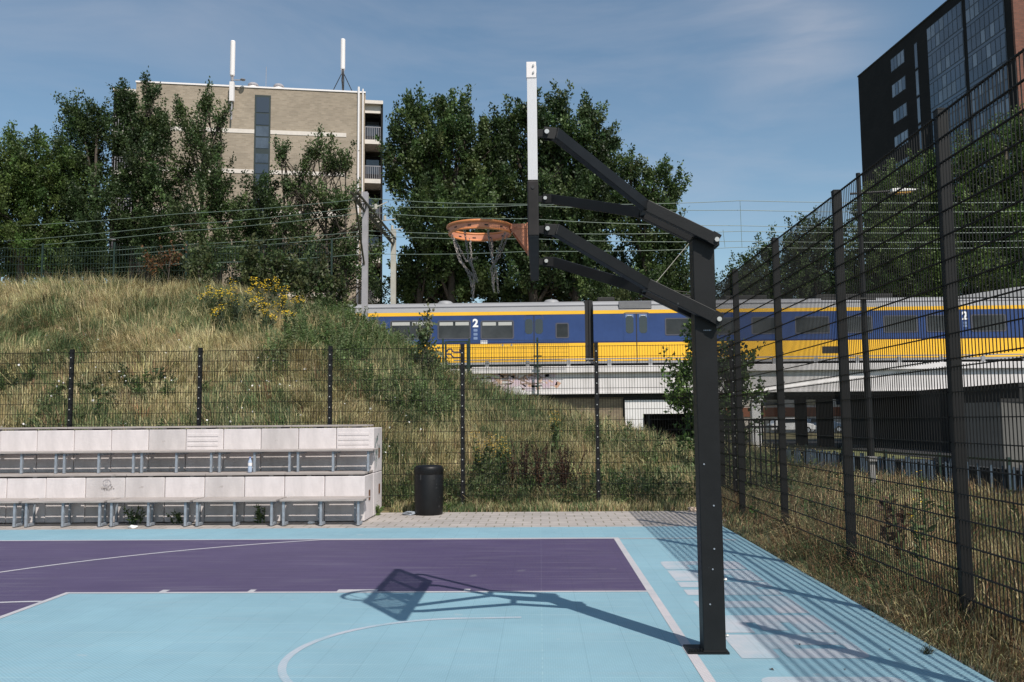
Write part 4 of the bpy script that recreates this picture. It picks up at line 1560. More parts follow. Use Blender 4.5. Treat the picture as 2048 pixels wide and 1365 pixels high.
# recessed balconies on both ends
ue = bu(766, 250)[0]
for side, (ua2, ub2, u_in) in enumerate(((LB + .002, ue, 1), (-1.75, -.002, 0))):
    zt2 = ZTOP - .45
    bm('balcony_roof', M['cream'], apt, ua2, ub2, zt2 - .28, zt2, -.25, -11)
    bm('balcony_fascia', M['cream'], apt, ua2, ub2 - .15, zt2 - .95, zt2 - .285, -.6, -.75)
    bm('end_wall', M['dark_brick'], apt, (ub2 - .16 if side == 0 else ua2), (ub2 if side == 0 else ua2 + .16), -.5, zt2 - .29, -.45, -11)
    for k in range(5):
        zf = bandz[k] - .18
        bm('balcony_slab', M['cream'], apt, ua2, ub2 - .165 if side == 0 else ub2, zf - .35, zf, -.3, -11)
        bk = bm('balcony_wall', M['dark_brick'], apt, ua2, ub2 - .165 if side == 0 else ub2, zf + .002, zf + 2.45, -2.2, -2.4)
        bm('balcony_window', M['glass_pale'], bk, ua2 + .1, ub2 - .3, zf + .9, zf + 2.1, -2.19, -2.15)
        rl = bm('railing', M['mast_grey'], apt, ua2, ub2 - .17 if side == 0 else ub2, zf + 1.05, zf + 1.11, -.42, -.48)
        nbar = 8
        mb = MB()
        for j in range(nbar + 1):
            u = ua2 + .04 + j * (ub2 - .26 - ua2) / nbar
            bbox_(mb, u - .018, u + .018, zf + .05, zf + 1.048, -.43, -.47)
        mb.build('railing_bar', M['mast_grey'], rl)
# antennas and vents on the roof
def roof_pt(px, py, d=-1.0):
    u, _ = bu(px, py)
    return u


def antenna(label, px, y0, y1, yb, front, brace):
    u = bu(px, 180)[0]
    z0, z1 = bu(px, y1)[1], bu(px, y0)[1]
    d = .35 if front else -1.2
    k = 1.0 if front else 1.02
    t = thing('antenna', label, 'antenna', bw(u, ZTOP, d))
    c = bw(u, 0, d)
    MB().lathe([(0, z0), (.17, z0), (.19, z0 + .08), (.19, z1 - .06), (.15, z1), (0, z1)], (c[0], c[1], 0), 16).build('radome', M['offwhite'], t, smooth=False)
    zb = bu(px, yb)[1]
    MB().tube([(c[0], c[1], zb), (c[0], c[1], z0 - .002)], .07, 8).build('mast_pole', M['mast_grey'], t)
    MB().lathe([(0, z0 - .42), (.12, z0 - .42), (.12, z0 - .08), (0, z0 - .08)], (c[0], c[1], 0), 10).build('clamp', M['mast_grey'], t)
    if brace:
        for s in (-1, 1):
            a = bw(u + s * 1.0, ZTOP + .13, d - .2)
            MB().tube([a, (c[0], c[1], ZTOP + 2.2)], .035, 6).build('brace', M['rubber'], t)
        for q_ in range(3):
            MB().tube([(c[0] + .1, c[1] - .1, ZTOP + .2), (c[0] + .14 - q_ * .1, c[1] - .12, ZTOP + 1.4), (c[0] + .05, c[1] - .1, ZTOP + 2.6)], .03, 5).build('cable', M['rubber'], t)
    else:
        MB().box(c[0] - .17, c[0] + .17, c[1] - .16, c[1] + .16, bu(px, 207)[1], bu(px, 168)[1]).build('equipment_box', M['offwhite'], t, bevel=.03)
        MB().beam((c[0], c[1], z0 - .32), (c[0] + .8, c[1], z0 - .34), .07, .07).build('arm', M['mast_grey'], t)
        MB().lathe([(.0, .0), (.16, .03), (.2, .09), (.2, .12)], (c[0] + .85, c[1], z0 - .40), 14).build('dish', M['mast_grey'], t)
    return t


antenna('white tube antenna bracketed to the front wall of the tan apartment block', 465.5, 86, 156, 243, True, False)
antenna('white tube antenna on a braced mast near the roof corner of the tan block', 684, 66, 128, 184, False, True)
for i, px in enumerate((503, 555)):
    u = bu(px, 175)[0]
    c = bw(u, ZTOP + .13, -.9)
    t = thing('roof_cowl', ('domed white roof cowl nearer the front wall antenna', 'domed white roof cowl above the right of the stair window')[i], 'roof vent', c)
    MB().lathe([(0, 0), (.28, 0), (.28, .35), (.42, .36), (.42, .46), (.30, .58), (.14, .64), (0, .65)], c, 18).build('cowl', M['mast_grey'], t, smooth=False)
    MB().lathe([(.33, .37), (.40, .20), (.41, .20)], c, 18).build('skirt', M['offwhite'], t)
c = bw(bu(528, 175)[0], ZTOP + .1, -1.2)
tag(MB().tube([c, (c[0], c[1], bu(528, 122)[1])], .022, 6).build('whip_aerial', M['mast_grey']), 'thin whip aerial between the two roof cowls', 'aerial')

# ------------------------------------------------------------------ dark tower
d0 = ray(1716, 155)
YT = 110.0
FA = np.array([d0[0] / d0[1] * YT, YT])
ZT = CAMH + d0[2] / d0[1] * YT
fd = np.array([.101, -.995])
fn_ = np.array([-.995, -.101])          # facade looks this way


def tu(px, py):
    d = ray(px, py)
    d = d / d[1]
    # FA + fd*u = Y*(d0,1)
    u = (FA[0] - d[0] * FA[1]) / (d[0] * fd[1] - fd[0])
    Y = FA[1] + fd[1] * u
    return u, CAMH + d[2] * Y


def tp(u, z, d=0.0):
    return (FA[0] + fd[0] * u + fn_[0] * d, FA[1] + fd[1] * u + fn_[1] * d, z)


def tbox(name, m, parent, u0, u1, z0, z1, d0_, d1_):
    return MB().prism([(u0, z0), (u1, z0), (u1, z1), (u0, z1)], lambda a, b, d: tp(a, b, d), d0_, d1_).build(name, m, parent)


LT = tu(2030, 130)[0]
tow = thing('apartment_tower', 'tall dark brick apartment tower with large gridded windows behind the fence', 'building', (FA[0], FA[1], 0))
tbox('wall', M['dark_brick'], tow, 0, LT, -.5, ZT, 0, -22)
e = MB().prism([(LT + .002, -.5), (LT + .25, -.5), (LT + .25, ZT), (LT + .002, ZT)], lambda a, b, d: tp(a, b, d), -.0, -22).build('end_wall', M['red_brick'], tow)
tbox('parapet', M['rubber'], tow, -.05, LT + .3, ZT + .002, ZT + .16, .08, -22.05)
SH = 3.12
ws0, ws1 = tu(1783, 150)[0], tu(1811, 150)[0]
zw = tu(1784, 118)[1]
for k in range(9):
    z1 = zw - k * SH
    f = tbox('window', M['tower_frame'], tow, ws0, ws1, z1 - 1.55, z1, .02, .0005)
    n = 4
    for j in range(n):
        a = ws0 + .06 + j * (ws1 - ws0 - .08) / n
        b = a + (ws1 - ws0 - .08) / n - .12 - (.1 if j == 1 else 0)
        tbox('pane', M['tower_glass2'] if j in (0, 2, 3) and (k + j) % 4 else M['tower_glass'], f, a, b, z1 - 1.48, z1 - .07, .032, .0205)
# narrow vertical strip of glass
sa, sb = tu(1834, 200)[0], tu(1840, 200)[0]
for k in range(9):
    z1 = tu(1837, 82)[1] - k * SH
    f = tbox('slit_window', M['tower_frame'], tow, sa, sb, z1 - 2.9, z1, .02, .0005)
    tbox('pane', M['tower_glass2'] if k % 3 else M['tower_glass'], f, sa + .05, sb - .05, z1 - 2.8, z1 - .1, .03, .0205)
# two bays of large gridded glazing
bays = [(tu(1857, 120)[0], tu(1930, 120)[0]), (tu(1936, 100)[0], tu(2014, 100)[0])]
zg = ZT - 1.1
rg = random.Random(3)
for bi, (a, b) in enumerate(bays):
    for k in range(11):
        z1 = zg - k * SH
        f = tbox('gridded_window', M['tower_frame'], tow, a, b, z1 - SH + .35, z1, .03, .0006)
        tbox('spandrel', M['tower_glass'], f, a, b, z1 - SH + .04, z1 - SH + .34, .02, .0007)
        n = 8
        for j in range(n):
            for r_ in range(2):
                x0 = a + .05 + j * (b - a - .06) / n
                x1 = x0 + (b - a - .06) / n - .13
                zz1 = z1 - .07 - r_ * 1.36
                pale_pane = rg.random() < (.45 if (j // 3 + k) % 3 == 0 else .12)  # random choice of the paler panes
                tbox('pane', M['tower_glass2' if pale_pane else 'tower_glass'], f, x0, x1, zz1 - 1.24, zz1, .045, .0305)

# ------------------------------------------------------------------ things beyond the tall fence
lp = at(1716, 347, 22)
lx = lp[0]
lamp = thing('street_lamp', 'slim dark street lamp with a pale flat head reaching over the verge', 'street lamp', (lx, 22, 0))
MB().tube([(lx, 22, -.1), (lx, 22, 1.2), (lx, 22, lp[2])], [.085, .08, .055], 10).build('pole', M['fence_post'], lamp)
za = at(1750, 385, 22)[2]
MB().tube([(lx - .22, 22, za - .03), (at(1782, 384, 22)[0], 22, za + .02)], .028, 8).build('arm', M['fence_post'], lamp)
hx0, hx1 = at(1780, 384, 22)[0], at(1832, 384, 22)[0]
lh = MB().prism([(hx0, za - .02), (hx1 - .06, za + .01), (hx1, za + .04), (hx0 + .2, za + .075), (hx0, za + .06)], lambda a, b, d: (a, 22 + d, b), -.11, .11).build('lamp_head', M['lamp'], lamp, bevel=.01)
MB().prism([(hx0 + .16, za - .05), (hx1 - .16, za - .035), (hx1 - .12, za + .001), (hx0 + .10, za - .012)], lambda a, b, d: (a, 22 + d, b), -.09, .09).build('lens', M['amber'], lh)
zb2 = at(1715, 598, 22)[2]
MB().tube([(at(1640, 596, 22)[0], 21.9, zb2), (at(1748, 601, 22)[0], 21.9, zb2 - .02)], .03, 8).build('bracket_bar', M['fence_post'], lamp)

# low palisade railing along the edge of the lower road
r0, r1 = np.array([7.75, 29.6]), np.array([9.35, 15.4])
rl = thing('low_railing', 'low blue grey slatted railing on a kerb along the lower road', 'railing', (r0[0], r0[1], 0))
dr = (r1 - r0) / np.linalg.norm(r1 - r0)
Lr = float(np.linalg.norm(r1 - r0))
rk = MB().beam((r0[0], r0[1], .03), (r1[0], r1[1], .03), .25, .16).build('kerb_stone', M['grey_wall2'], rl)
mb = MB()
for z in (.78, .20):
    MB().beam((r0[0], r0[1], z), (r1[0], r1[1], z), .035, .045).build('rail', M['green_steel'], rl)
k = 0
s = .06
slr = random.Random(2)
while s < Lr:
    c = r0 + dr * s
    t = slr.uniform(-.02, .02)
    MB().beam((c[0], c[1], .13), (c[0] + t, c[1], .70 + slr.uniform(-.05, .03)), .055, .014, up=(dr[0], dr[1], 0)).build('slat', M['blue_rail'], rl)
    s += .16 if slr.random() > .12 else .4
for s in np.arange(0, Lr, 2.4):
    c = r0 + dr * s
    MB().beam((c[0] + .04, c[1], 0), (c[0] + .04, c[1], .84), .06, .06).build('post', M['green_steel'], rl)
# dark slab added for the shade behind the railing, and a barred gate
lwll = thing('shade_slab', 'low dark slab for the shade just behind the slatted railing', 'wall', (r0[0] + .5, r0[1], 0))
MB().beam((r0[0] + .45, r0[1] + 2, .26), (r1[0] + .45, r1[1], .26), .22, .62).build('wall_body', M['bridge_dark'], lwll)
gx0, gx1, gy = at(1448, 900, 17.6)[0], at(1562, 900, 17.6)[0], 17.6
gt = thing('barred_gate', 'dark barred steel gate between the fence corner and the lower road', 'gate', ((gx0 + gx1) / 2, gy, 0))
zt = at(1500, 840, gy)[2]
for z in (zt, zt - .14, .18):
    MB().box(gx0, gx1, gy - .02, gy + .02, z - .02, z + .02).build('rail', M['fence_black'], gt)
nbar = 11
for i in range(nbar + 1):
    x = gx0 + i * (gx1 - gx0) / nbar
    MB().box(x - .012, x + .012, gy - .012, gy + .012, .05, zt - .0205).build('bar', M['fence_black'], gt)
for x in (gx0 - .05, gx1 + .05):
    MB().box(x - .04, x + .04, gy - .04, gy + .04, -.1, zt + .1).build('post', M['fence_black'], gt)
sp = thing('signal_post', 'short pale grey marker post beside the low railing', 'post', (at(1740, 960, 19)[0], 19, 0))
xx = at(1745, 960, 19)[0]
MB().box(xx - .05, xx + .05, 18.95, 19.05, -.1, .72).build('post_body', M['grey_wall'], sp)
MB().box(xx - .09, xx + .09, 18.90, 19.10, .722, .82).build('cap', M['grey_wall'], sp)

# small steel gate and mesh at the bridge end, on the bank
FSIDE = 1
g0 = at(886, 705, 33)
sg = thing('steel_gate', 'dark green steel gate frame on the bank at the end of the bridge', 'gate', (g0[0], 33, terr(g0[0], 33)))
ztop = at(910, 683, 33)[2]
for px in (886, 891.5, 935, 938.5):
    x = at(px, 700, 33)[0]
    MB().box(x - .035, x + .035, 32.96, 33.04, float(terr(x, 33)) - .2, ztop + (.1 if px in (886, 938.5) else 0)).build('post', M['green_steel'], sg)
xa, xb_ = at(891.5, 683, 33)[0], at(935, 683, 33)[0]
MB().box(xa + .036, xb_ - .036, 32.97, 33.03, ztop - .05, ztop).build('rail', M['green_steel'], sg)
bf = thing('bridge_fence', 'fine dark green mesh fence on the edge of the bridge before the train', 'fence', (at(1000, 700, 46.9)[0], 46.9, 3))
x0, x1 = at(896, 700, 47.0)[0], at(1137, 700, 47.0)[0]
zt = at(1075, 680, 47.0)[2]
mb = MB()
n = int((x1 - x0) / .10)
for i in range(n + 1):
    x = x0 + i * (x1 - x0) / n
    mb.box(x - .006, x + .006, 46.994, 47.006, 4.58, zt)
for k in range(7):
    z = 4.6 + k * (zt - 4.62) / 6
    mb.box(x0, x1, 46.98, 46.9935, z - .007, z + .007)
mb.build('panel', M['green_steel'], bf)
for px in (1075,):
    x = at(px, 700, 46.95)[0]
    MB().box(x - .05, x + .05, 47.01, 47.10, at(px, 800, 46.95)[2], zt + .12).build('post', M['green_steel'], bf)
    for py in (712, 733, 772):
        MB().box(x - .22, x + .22, 47.105, 47.14, at(px, py, 46.95)[2] - .03, at(px, py, 46.95)[2] + .03).build('clamp', M['green_steel'], bf)
# green mesh fence along the crest of the bank
FSIDE = 1
xc0 = at(78, 520, 29)[0] - 2.48 * 2
zc = float(terr(-14, 29)) - .1
cf = make_fence('crest_fence', 'dark green wire mesh fence along the grassy crest of the bank', (xc0, 29.2), 0.0, 6, 2.48, [(.05, 1.75)], 1.9, .055, .055, postm='green_steel', wirem='green_steel', vr=.004, hr=.005, gz=zc, pitch=.10, row=.28, bolt_pitch=.6)

# parked vehicles seen under the bridge
def car(label, px, Y, L_, m, facing=1):
    p = at(px, 850, Y)
    x, z = p[0], .25
    t = thing('parked_car', label, 'car', (x, Y, z), 'cars parked beyond the bridge')
    prof = [(-L_ / 2, .35), (-L_ / 2, .85), (-L_ / 2 + .25, .98), (-L_ * .36, 1.42), (L_ * .08, 1.46), (L_ * .26, 1.02), (L_ * .45, .88), (L_ / 2, .62), (L_ / 2, .35)]
    prof = [(a * facing, b) for a, b in prof]
    if facing > 0: prof = prof[::-1]
    MB().prism(prof, lambda a, b, d: (x + a, Y + d, z + b), -.85, .85).build('body', m, t, bevel=.05)
    wp = [(-L_ * .34, 1.0), (-L_ * .32, 1.36), (L_ * .06, 1.40), (L_ * .20, 1.03)]
    MB().prism([(a * facing, b) for a, b in wp][::-1 if facing > 0 else 1], lambda a, b, d: (x + a, Y + d, z + b), -.862, -.852).build('window', M['car_glass'], t)
    for s in (-.31, .31):
        w_ = MB().tube([(x + s * L_, Y - .87, z + .32), (x + s * L_, Y - .66, z + .32)], .32, 18).build('wheel', M['tyre'], t)
        MB().tube([(x + s * L_, Y - .885, z + .32), (x + s * L_, Y - .872, z + .32)], .19, 12).build('rim', M['galv'], w_)
    MB().box(x + facing * L_ / 2 - .06, x + facing * L_ / 2 + .012, Y - .8, Y - .5, z + .62, z + .76).build('headlight', M['lamp'], t)
    return t


car('white hatchback parked in sunlight beyond the bridge', 1582, 84, 4.1, M['car_white'])
car('dark blue car parked next to the white hatchback beyond the bridge', 1645, 88, 4.2, M['car_blue'])
vp = at(1237, 845, 70)
van = thing('parked_van', 'white van glimpsed through the white portal under the bridge', 'van', (vp[0], 70, .2))
x, z = vp[0], .6
MB().prism([(-2.3, .3), (2.3, .3), (2.35, 1.0), (1.75, 1.25), (1.35, 2.05), (-2.25, 2.1)], lambda a, b, d: (x + a, 70 + d, z + b), 0.9, -.9).build('body', M['car_white'], van, bevel=.06)
MB().prism([(1.68, 1.24), (1.32, 1.92), (.55, 1.92), (.55, 1.24)], lambda a, b, d: (x + a, 70 + d, z + b), -.912, -.902).build('window', M['car_glass'], van)
for s in (-1.4, 1.45):
    MB().tube([(x + s, 69.08, z + .33), (x + s, 69.3, z + .33)], .33, 16).build('wheel', M['tyre'], van)
hs = thing('pale_building', 'low pale building with a terracotta band seen under the bridge', 'building', (45, 108, 0))
MB().box(20, 60, 108, 118, -.5, 5.4).build('wall', M['cream'], hs)
MB().box(20, 60, 107.9, 107.997, 1.9, 3.0).build('band', M['terracotta'], hs)
for i in range(8):
    MB().box(22 + i * 4.6, 24.2 + i * 4.6, 107.92, 107.998, 3.3, 4.6).build('window', M['glass'], hs)
gp = tag(MB().sheet([(11.6, 37.5), (15.6, 36.0), (16.2, 47), (12.6, 47)], flat(-.012)).build('lawn', mat('sunlit mown grass', (.10, .12, .035), .9, c2=(.16, .15, .06), scale=3)), kind='structure')
tag(MB().sheet([(9.4, 5), (60, 5), (60, 70), (12.0, 70), (11.8, 48), (16.4, 47.5), (15.8, 35.6), (11.2, 36.9), (8.8, 30)], flat(-.014)).build('road', M['shaded_asphalt']), kind='structure')
# ------------------------------------------------------------------ vegetation
def rs(seed):
    return np.random.default_rng(seed)


def noise2(X, Y, seed=0, f=1.0):
    """smooth pseudo-noise in 0..1"""
    r = rs(seed)
    out = np.zeros_like(X)
    for k in range(7):
        a = r.uniform(0, 6.28)
        fr = f * (1.0 + .75 * k) * r.uniform(.8, 1.25)
        out += np.sin((X * math.cos(a) + Y * math.sin(a)) * fr + r.uniform(0, 6.28) + .8 * np.sin((X * math.sin(a) - Y * math.cos(a)) * fr * .6)) / (1 + .45 * k)
    return np.clip(.5 + out / 5.0, 0, 1)


STRAW = np.array([(.49, .425, .225), (.41, .35, .175), (.57, .50, .285), (.34, .285, .145)])
GREEN = np.array([(.105, .15, .06), (.14, .185, .08), (.08, .125, .055), (.18, .21, .10)])
BROWN = np.array([(.26, .155, .085), (.20, .115, .065), (.31, .20, .11)])


def pick(r, pal, n):
    c = pal[r.integers(0, len(pal), n)]
    return c * r.uniform(.62, 1.38, (n, 1)) * r.uniform(.92, 1.08, (n, 3))


def blades_geo(P, L, W, lean, r):
    """P (n,3) roots, L lengths, W widths, lean (n,2) horizontal lean of the tip in units of length"""
    n = len(P)
    az = r.uniform(0, 2 * np.pi, n)
    S = np.stack([np.cos(az), np.sin(az), np.zeros(n)], 1) * (W / 2)[:, None]
    ln = np.linalg.norm(lean, axis=1)
    up = np.sqrt(np.clip(1 - np.clip(ln, 0, .95) ** 2, .05, 1))
    D3 = np.concatenate([lean, up[:, None]], 1)
    mid = P + np.stack([lean[:, 0] * .30, lean[:, 1] * .30, np.full(n, .58)], 1) * L[:, None]
    tip = P + D3 * L[:, None]
    V = np.stack([P - S, P + S, mid - S * .75, mid + S * .75, tip], 1).reshape(-1, 3)
    b = (np.arange(n) * 5)[:, None]
    T = np.concatenate([b + [0, 1, 3], b + [0, 3, 2], b + [2, 3, 4]], 1).reshape(-1, 3)
    return V, T


def leaf_geo(P, D, size, r, wr=.5, fold=.25):
    """diamond leaves: root P, direction D (n,3) unit, length size"""
    n = len(P)
    A = r.normal(size=(n, 3))
    S = np.cross(D, A)
    S /= np.linalg.norm(S, axis=1)[:, None] + 1e-9
    N = np.cross(S, D)
    s = size[:, None]
    tip = P + D * s
    m = P + D * s * .45
    l = m + S * s * wr * .5 + N * s * fold * .3
    q = m - S * s * wr * .5 + N * s * fold * .3
    V = np.stack([P, q, tip, l], 1).reshape(-1, 3)
    b = (np.arange(n) * 4)[:, None]
    T = np.concatenate([b + [0, 1, 2], b + [0, 2, 3]], 1).reshape(-1, 3)
    return V, T


def grass_field(name, X, Y, Z, L, W, green, seed, m, brown=0.0, sweep=.45, colnoise=True):
    r = rs(seed)
    n = len(X)
    a = noise2(X, Y, seed + 5, .55) * 6.28 * 1.2
    lean = np.stack([np.cos(a), np.sin(a)], 1) * (sweep * r.uniform(.3, 1.2, n))[:, None] + r.normal(size=(n, 2)) * .30
    V, T = blades_geo(np.stack([X, Y, Z], 1), L, W, lean, r)
    u = r.random(n)
    c = np.where((u < green)[:, None], pick(r, GREEN, n), pick(r, STRAW, n))
    if brown:
        c = np.where((r.random(n) < brown)[:, None], pick(r, BROWN, n), c)
    C = np.repeat(c, 5, axis=0)
    k = np.tile(np.array([.8, .8, .95, .95, 1.12]), n)[:, None]
    o = np_mesh(name, V, T, m, np.clip(C * np.where(green.repeat(5)[:, None] > 2, 1, 1) * (0 * k + 1), 0, 1))
    return o


# the bank: matted dry grass in tufts with green patches
r = rs(1)


def bank_green(X, Y):
    p, p2 = noise2(X, Y, 21, .75), noise2(X, Y, 33, 1.9)
    up_ = np.clip((Y - 17) / 11, 0, 1)
    gr = np.clip((p - .50) * 4.6 + .52 + (p2 - .5) * 1.8 - up_ * .16, .04, .97)
    gr = np.where((X > -6) & (Y > 22), np.clip(gr + .5, 0, .97), gr)
    return np.where((X < -9) & (Y < 21.5) & (p2 > .4), np.clip(gr + .3, 0, .97), gr)


nc, k = 16500, 20
X = r.uniform(-25, 6.0, nc)
Y = 16.75 + (30.5 - 16.75) * r.random(nc)
ok = (X > -.74 * Y - 3.0) & (r.random(nc) < .45 + .9 * noise2(X, Y, 77, 2.2))
X, Y = X[ok], Y[ok]
nc = len(X)
gr = bank_green(X, Y)
hgt = (.14 + .30 * r.random(nc)) * (.45 + 1.15 * noise2(X, Y, 91, 1.6))
isg = r.random(nc) < gr
base = np.where(isg[:, None], pick(r, GREEN, nc), pick(r, STRAW, nc))
brn = r.random(nc) < .05
base = np.where(brn[:, None], pick(r, BROWN, nc), base)
wa_ = noise2(X, Y, 26, .5) * 7.5
wind = np.stack([np.cos(wa_), np.sin(wa_)], 1) * .45
wind[:, 1] -= .25
out = r.normal(size=(nc, k, 2)) * .5
rad = .10 + .12 * r.random((nc, 1, 1))
PX_ = X[:, None] + out[..., 0] * rad[..., 0]
PY_ = Y[:, None] + out[..., 1] * rad[..., 0]
lean = (out * .75 + wind[:, None, :]) * r.uniform(.6, 1.25, (nc, k, 1))
LL = hgt[:, None] * r.uniform(.6, 1.35, (nc, k))
WW = r.uniform(.009, .020, (nc, k))
CC = base[:, None, :] * r.uniform(.78, 1.24, (nc, k, 1))
mixs = (r.random((nc, k)) < .16)[..., None]
CC = np.where(mixs, pick(r, STRAW, nc * k).reshape(nc, k, 3), CC)
P3 = np.stack([PX_, PY_, terr(PX_, PY_)], -1).reshape(-1, 3)
V, T = blades_geo(P3, LL.ravel(), WW.ravel(), lean.reshape(-1, 2), r)
o = np_mesh('bank_grass', V, T, M['grass'], np.clip(np.repeat(CC.reshape(-1, 3), 5, axis=0), 0, 1))
tag(o, kind='stuff')
n = 85000
X = r.uniform(-25, 6.0, n)
Y = 16.75 + (30.5 - 16.75) * r.random(n)
ok = (X > -.74 * Y - 3.0)
X, Y = X[ok], Y[ok]
n = len(X)
o = grass_field('thatch', X, Y, terr(X, Y), r.uniform(.08, .22, n), r.uniform(.008, .016, n), bank_green(X, Y) * .8, 3, M['grass'], brown=.07, sweep=1.15)
tag(o, kind='stuff')

# seed-head haze of taller thin stems on the bank
n = 15000
X = r.uniform(-19, 2, n)
Y = r.uniform(17.2, 30, n)
ok = (X > -.74 * Y - 3.0) & (noise2(X, Y, 52, .9) > .45)
X, Y = X[ok], Y[ok]
n = len(X)
o = grass_field('tall_grass', X, Y, terr(X, Y), r.uniform(.45, .95, n), r.uniform(.005, .010, n), np.full(n, .12), 8, M['grass'], sweep=.35)
tag(o, kind='stuff')

# verge beside the court and ground beyond the tall fence
n = 190000
X = 2.86 + (10 - 2.86) * r.random(n) ** 1.7
Y = 3.4 + (30 - 3.4) * r.random(n) ** 1.35
kx = ~((X > 3.0) & (X < 8.0) & (Y > 30))
edge = np.clip((X - 2.86) / .5, 0, 1)
L = (.06 + np.where(X > 3.3, .50, .36) * r.random(n) * (.35 + .65 * edge)) * (.5 + .9 * noise2(X, Y, 14, 2.0))
W = r.uniform(.004, .010, n) * (.7 + Y / 22)
green = np.clip((noise2(X, Y, 15, 1.2) - .5) * 2.6 + .36 + .30 * (X < 3.7), .05, .95)
keep = X < 9.1 + (17.3 - Y) * .12
keep &= r.random(n) < np.clip(.25 + edge, 0, 1)
X, Y, L, W, green = X[keep], Y[keep], L[keep], W[keep], green[keep]
o = grass_field('verge_grass', X, Y, np.full(len(X), -.035) + .0 * X, L, W, green, 17, M['grass'], brown=.42, sweep=.6)
tag(o, kind='stuff')
# flattened dry litter at the very edge of the court
n = 16000
Y = r.uniform(4.5, 13.9, n)
X = 2.80 + .42 * r.random(n) ** 1.6
o = grass_field('verge_litter', X, Y, np.full(n, -.03), r.uniform(.03, .12, n), r.uniform(.003, .008, n), np.full(n, .25), 19, M['grass'], brown=.25, sweep=.75)
tag(o, kind='stuff')
# weeds along the foot of the far fence
n = 42000
X = r.uniform(-2.75, 5.2, n)
Y = 16.22 + 1.6 * r.random(n) ** 1.3
tall = .35 + .9 * noise2(X, Y, 41, 2.2) * np.clip((Y - 16.1) / .7, .15, 1)
green = np.clip((noise2(X, Y, 42, 1.6) - .5) * 3 + .62, .1, .97)
o = grass_field('fence_foot_weeds', X, Y, terr(X, Y), (.05 + .42 * r.random(n)) * tall, r.uniform(.007, .016, n), green, 23, M['grass'], brown=.10, sweep=.3)
tag(o, kind='stuff')
# between bank and bridge
n = 40000
X = r.uniform(-3, 9, n)
Y = r.uniform(27, 46, n)
green = np.clip((noise2(X, Y, 45, .8) - .5) * 3 + .55, .1, .95)
o = grass_field('meadow_grass', X, Y, terr(X, Y), r.uniform(.3, .9, n), r.uniform(.015, .03, n), green, 29, M['grass'], brown=.12, sweep=.35)
tag(o, kind='stuff')


# leafy weeds (nettles, thistles): stuff on the right shoulder of the bank
def weed_mass(name, X, Y, Z, H, leaf, pal, seed, per=22, spread=.16):
    rr_ = rs(seed)
    n = len(X)
    t = rr_.random((n, per)) ** .8
    base = np.stack([X, Y, Z], 1)[:, None, :]
    lean = rr_.normal(size=(n, 1, 2)) * .16
    P = base + np.concatenate([lean * t[..., None] * H[:, None, None], (t * H[:, None])[..., None]], -1)
    D = rr_.normal(size=(n, per, 3))
    D[..., 2] = np.abs(D[..., 2]) * .5 + .15
    D /= np.linalg.norm(D, axis=-1, keepdims=True)
    sz = leaf * rr_.uniform(.5, 1.3, (n, per)) * (1.25 - .7 * t)
    V, T = leaf_geo(P.reshape(-1, 3), D.reshape(-1, 3), sz.reshape(-1), rr_, wr=.38)
    c = pick(rr_, pal, n)[:, None, :] * rr_.uniform(.8, 1.2, (n, per, 1))
    C = np.repeat(c.reshape(-1, 3), 4, axis=0)
    # stems
    S0 = np.stack([X, Y, Z], 1)
    V2, T2 = blades_geo(S0, H, np.full(n, .014), lean[:, 0, :], rr_)
    C2 = np.repeat(pick(rr_, pal, n) * .8, 5, axis=0)
    return np_mesh(name, np.concatenate([V, V2]), np.concatenate([T, T2 + len(V)]), M['leaf'], np.clip(np.concatenate([C, C2]), 0, 1))


WGREEN = np.array([(.08, .125, .04), (.11, .155, .055), (.065, .10, .04), (.14, .165, .075)])
WG2 = np.array([(.12, .175, .06), (.15, .205, .08), (.095, .145, .05), (.17, .20, .095)])
n = 2100
X = r.uniform(-7.2, -2.2, n)
Y = r.uniform(22.5, 29.5, n)
ok = (X + .35 * (28 - Y) > -9) & (noise2(X, Y, 61, 1.1) > .42) & (X < -2.0 - .28 * (28 - Y) * 0)
X, Y = X[ok], Y[ok]
H = r.uniform(.25, .8, len(X))
tag(weed_mass('bank_weeds', X, Y, terr(X, Y), H, .105, WG2, 62, per=44), kind='stuff')
n = 900
X = r.uniform(-17.5, -8, n)
Y = r.uniform(17.2, 21.5, n)
ok = noise2(X, Y, 33, 1.9) > .55
X, Y = X[ok], Y[ok]
tag(weed_mass('bramble_patch', X, Y, terr(X, Y), r.uniform(.15, .45, len(X)), .14, WGREEN, 63, per=26), kind='stuff')
n = 500
X = np.concatenate([r.uniform(-2.7, 5.0, n), r.uniform(3.3, 6.5, 160)])
Y = np.concatenate([16.5 + r.random(n) * 1.8, r.uniform(12, 18, 160)])
tag(weed_mass('leafy_weeds', X, Y, terr(X, Y), r.uniform(.12, .55, len(X)), .12, WGREEN, 64), kind='stuff')
n = 170
X = r.uniform(1.2, 6.5, n)
Y = r.uniform(18, 30, n)
tag(weed_mass('scrub_weeds', X, Y, terr(X, Y), r.uniform(.3, .85, n), .14, WGREEN, 65, per=26), kind='stuff')


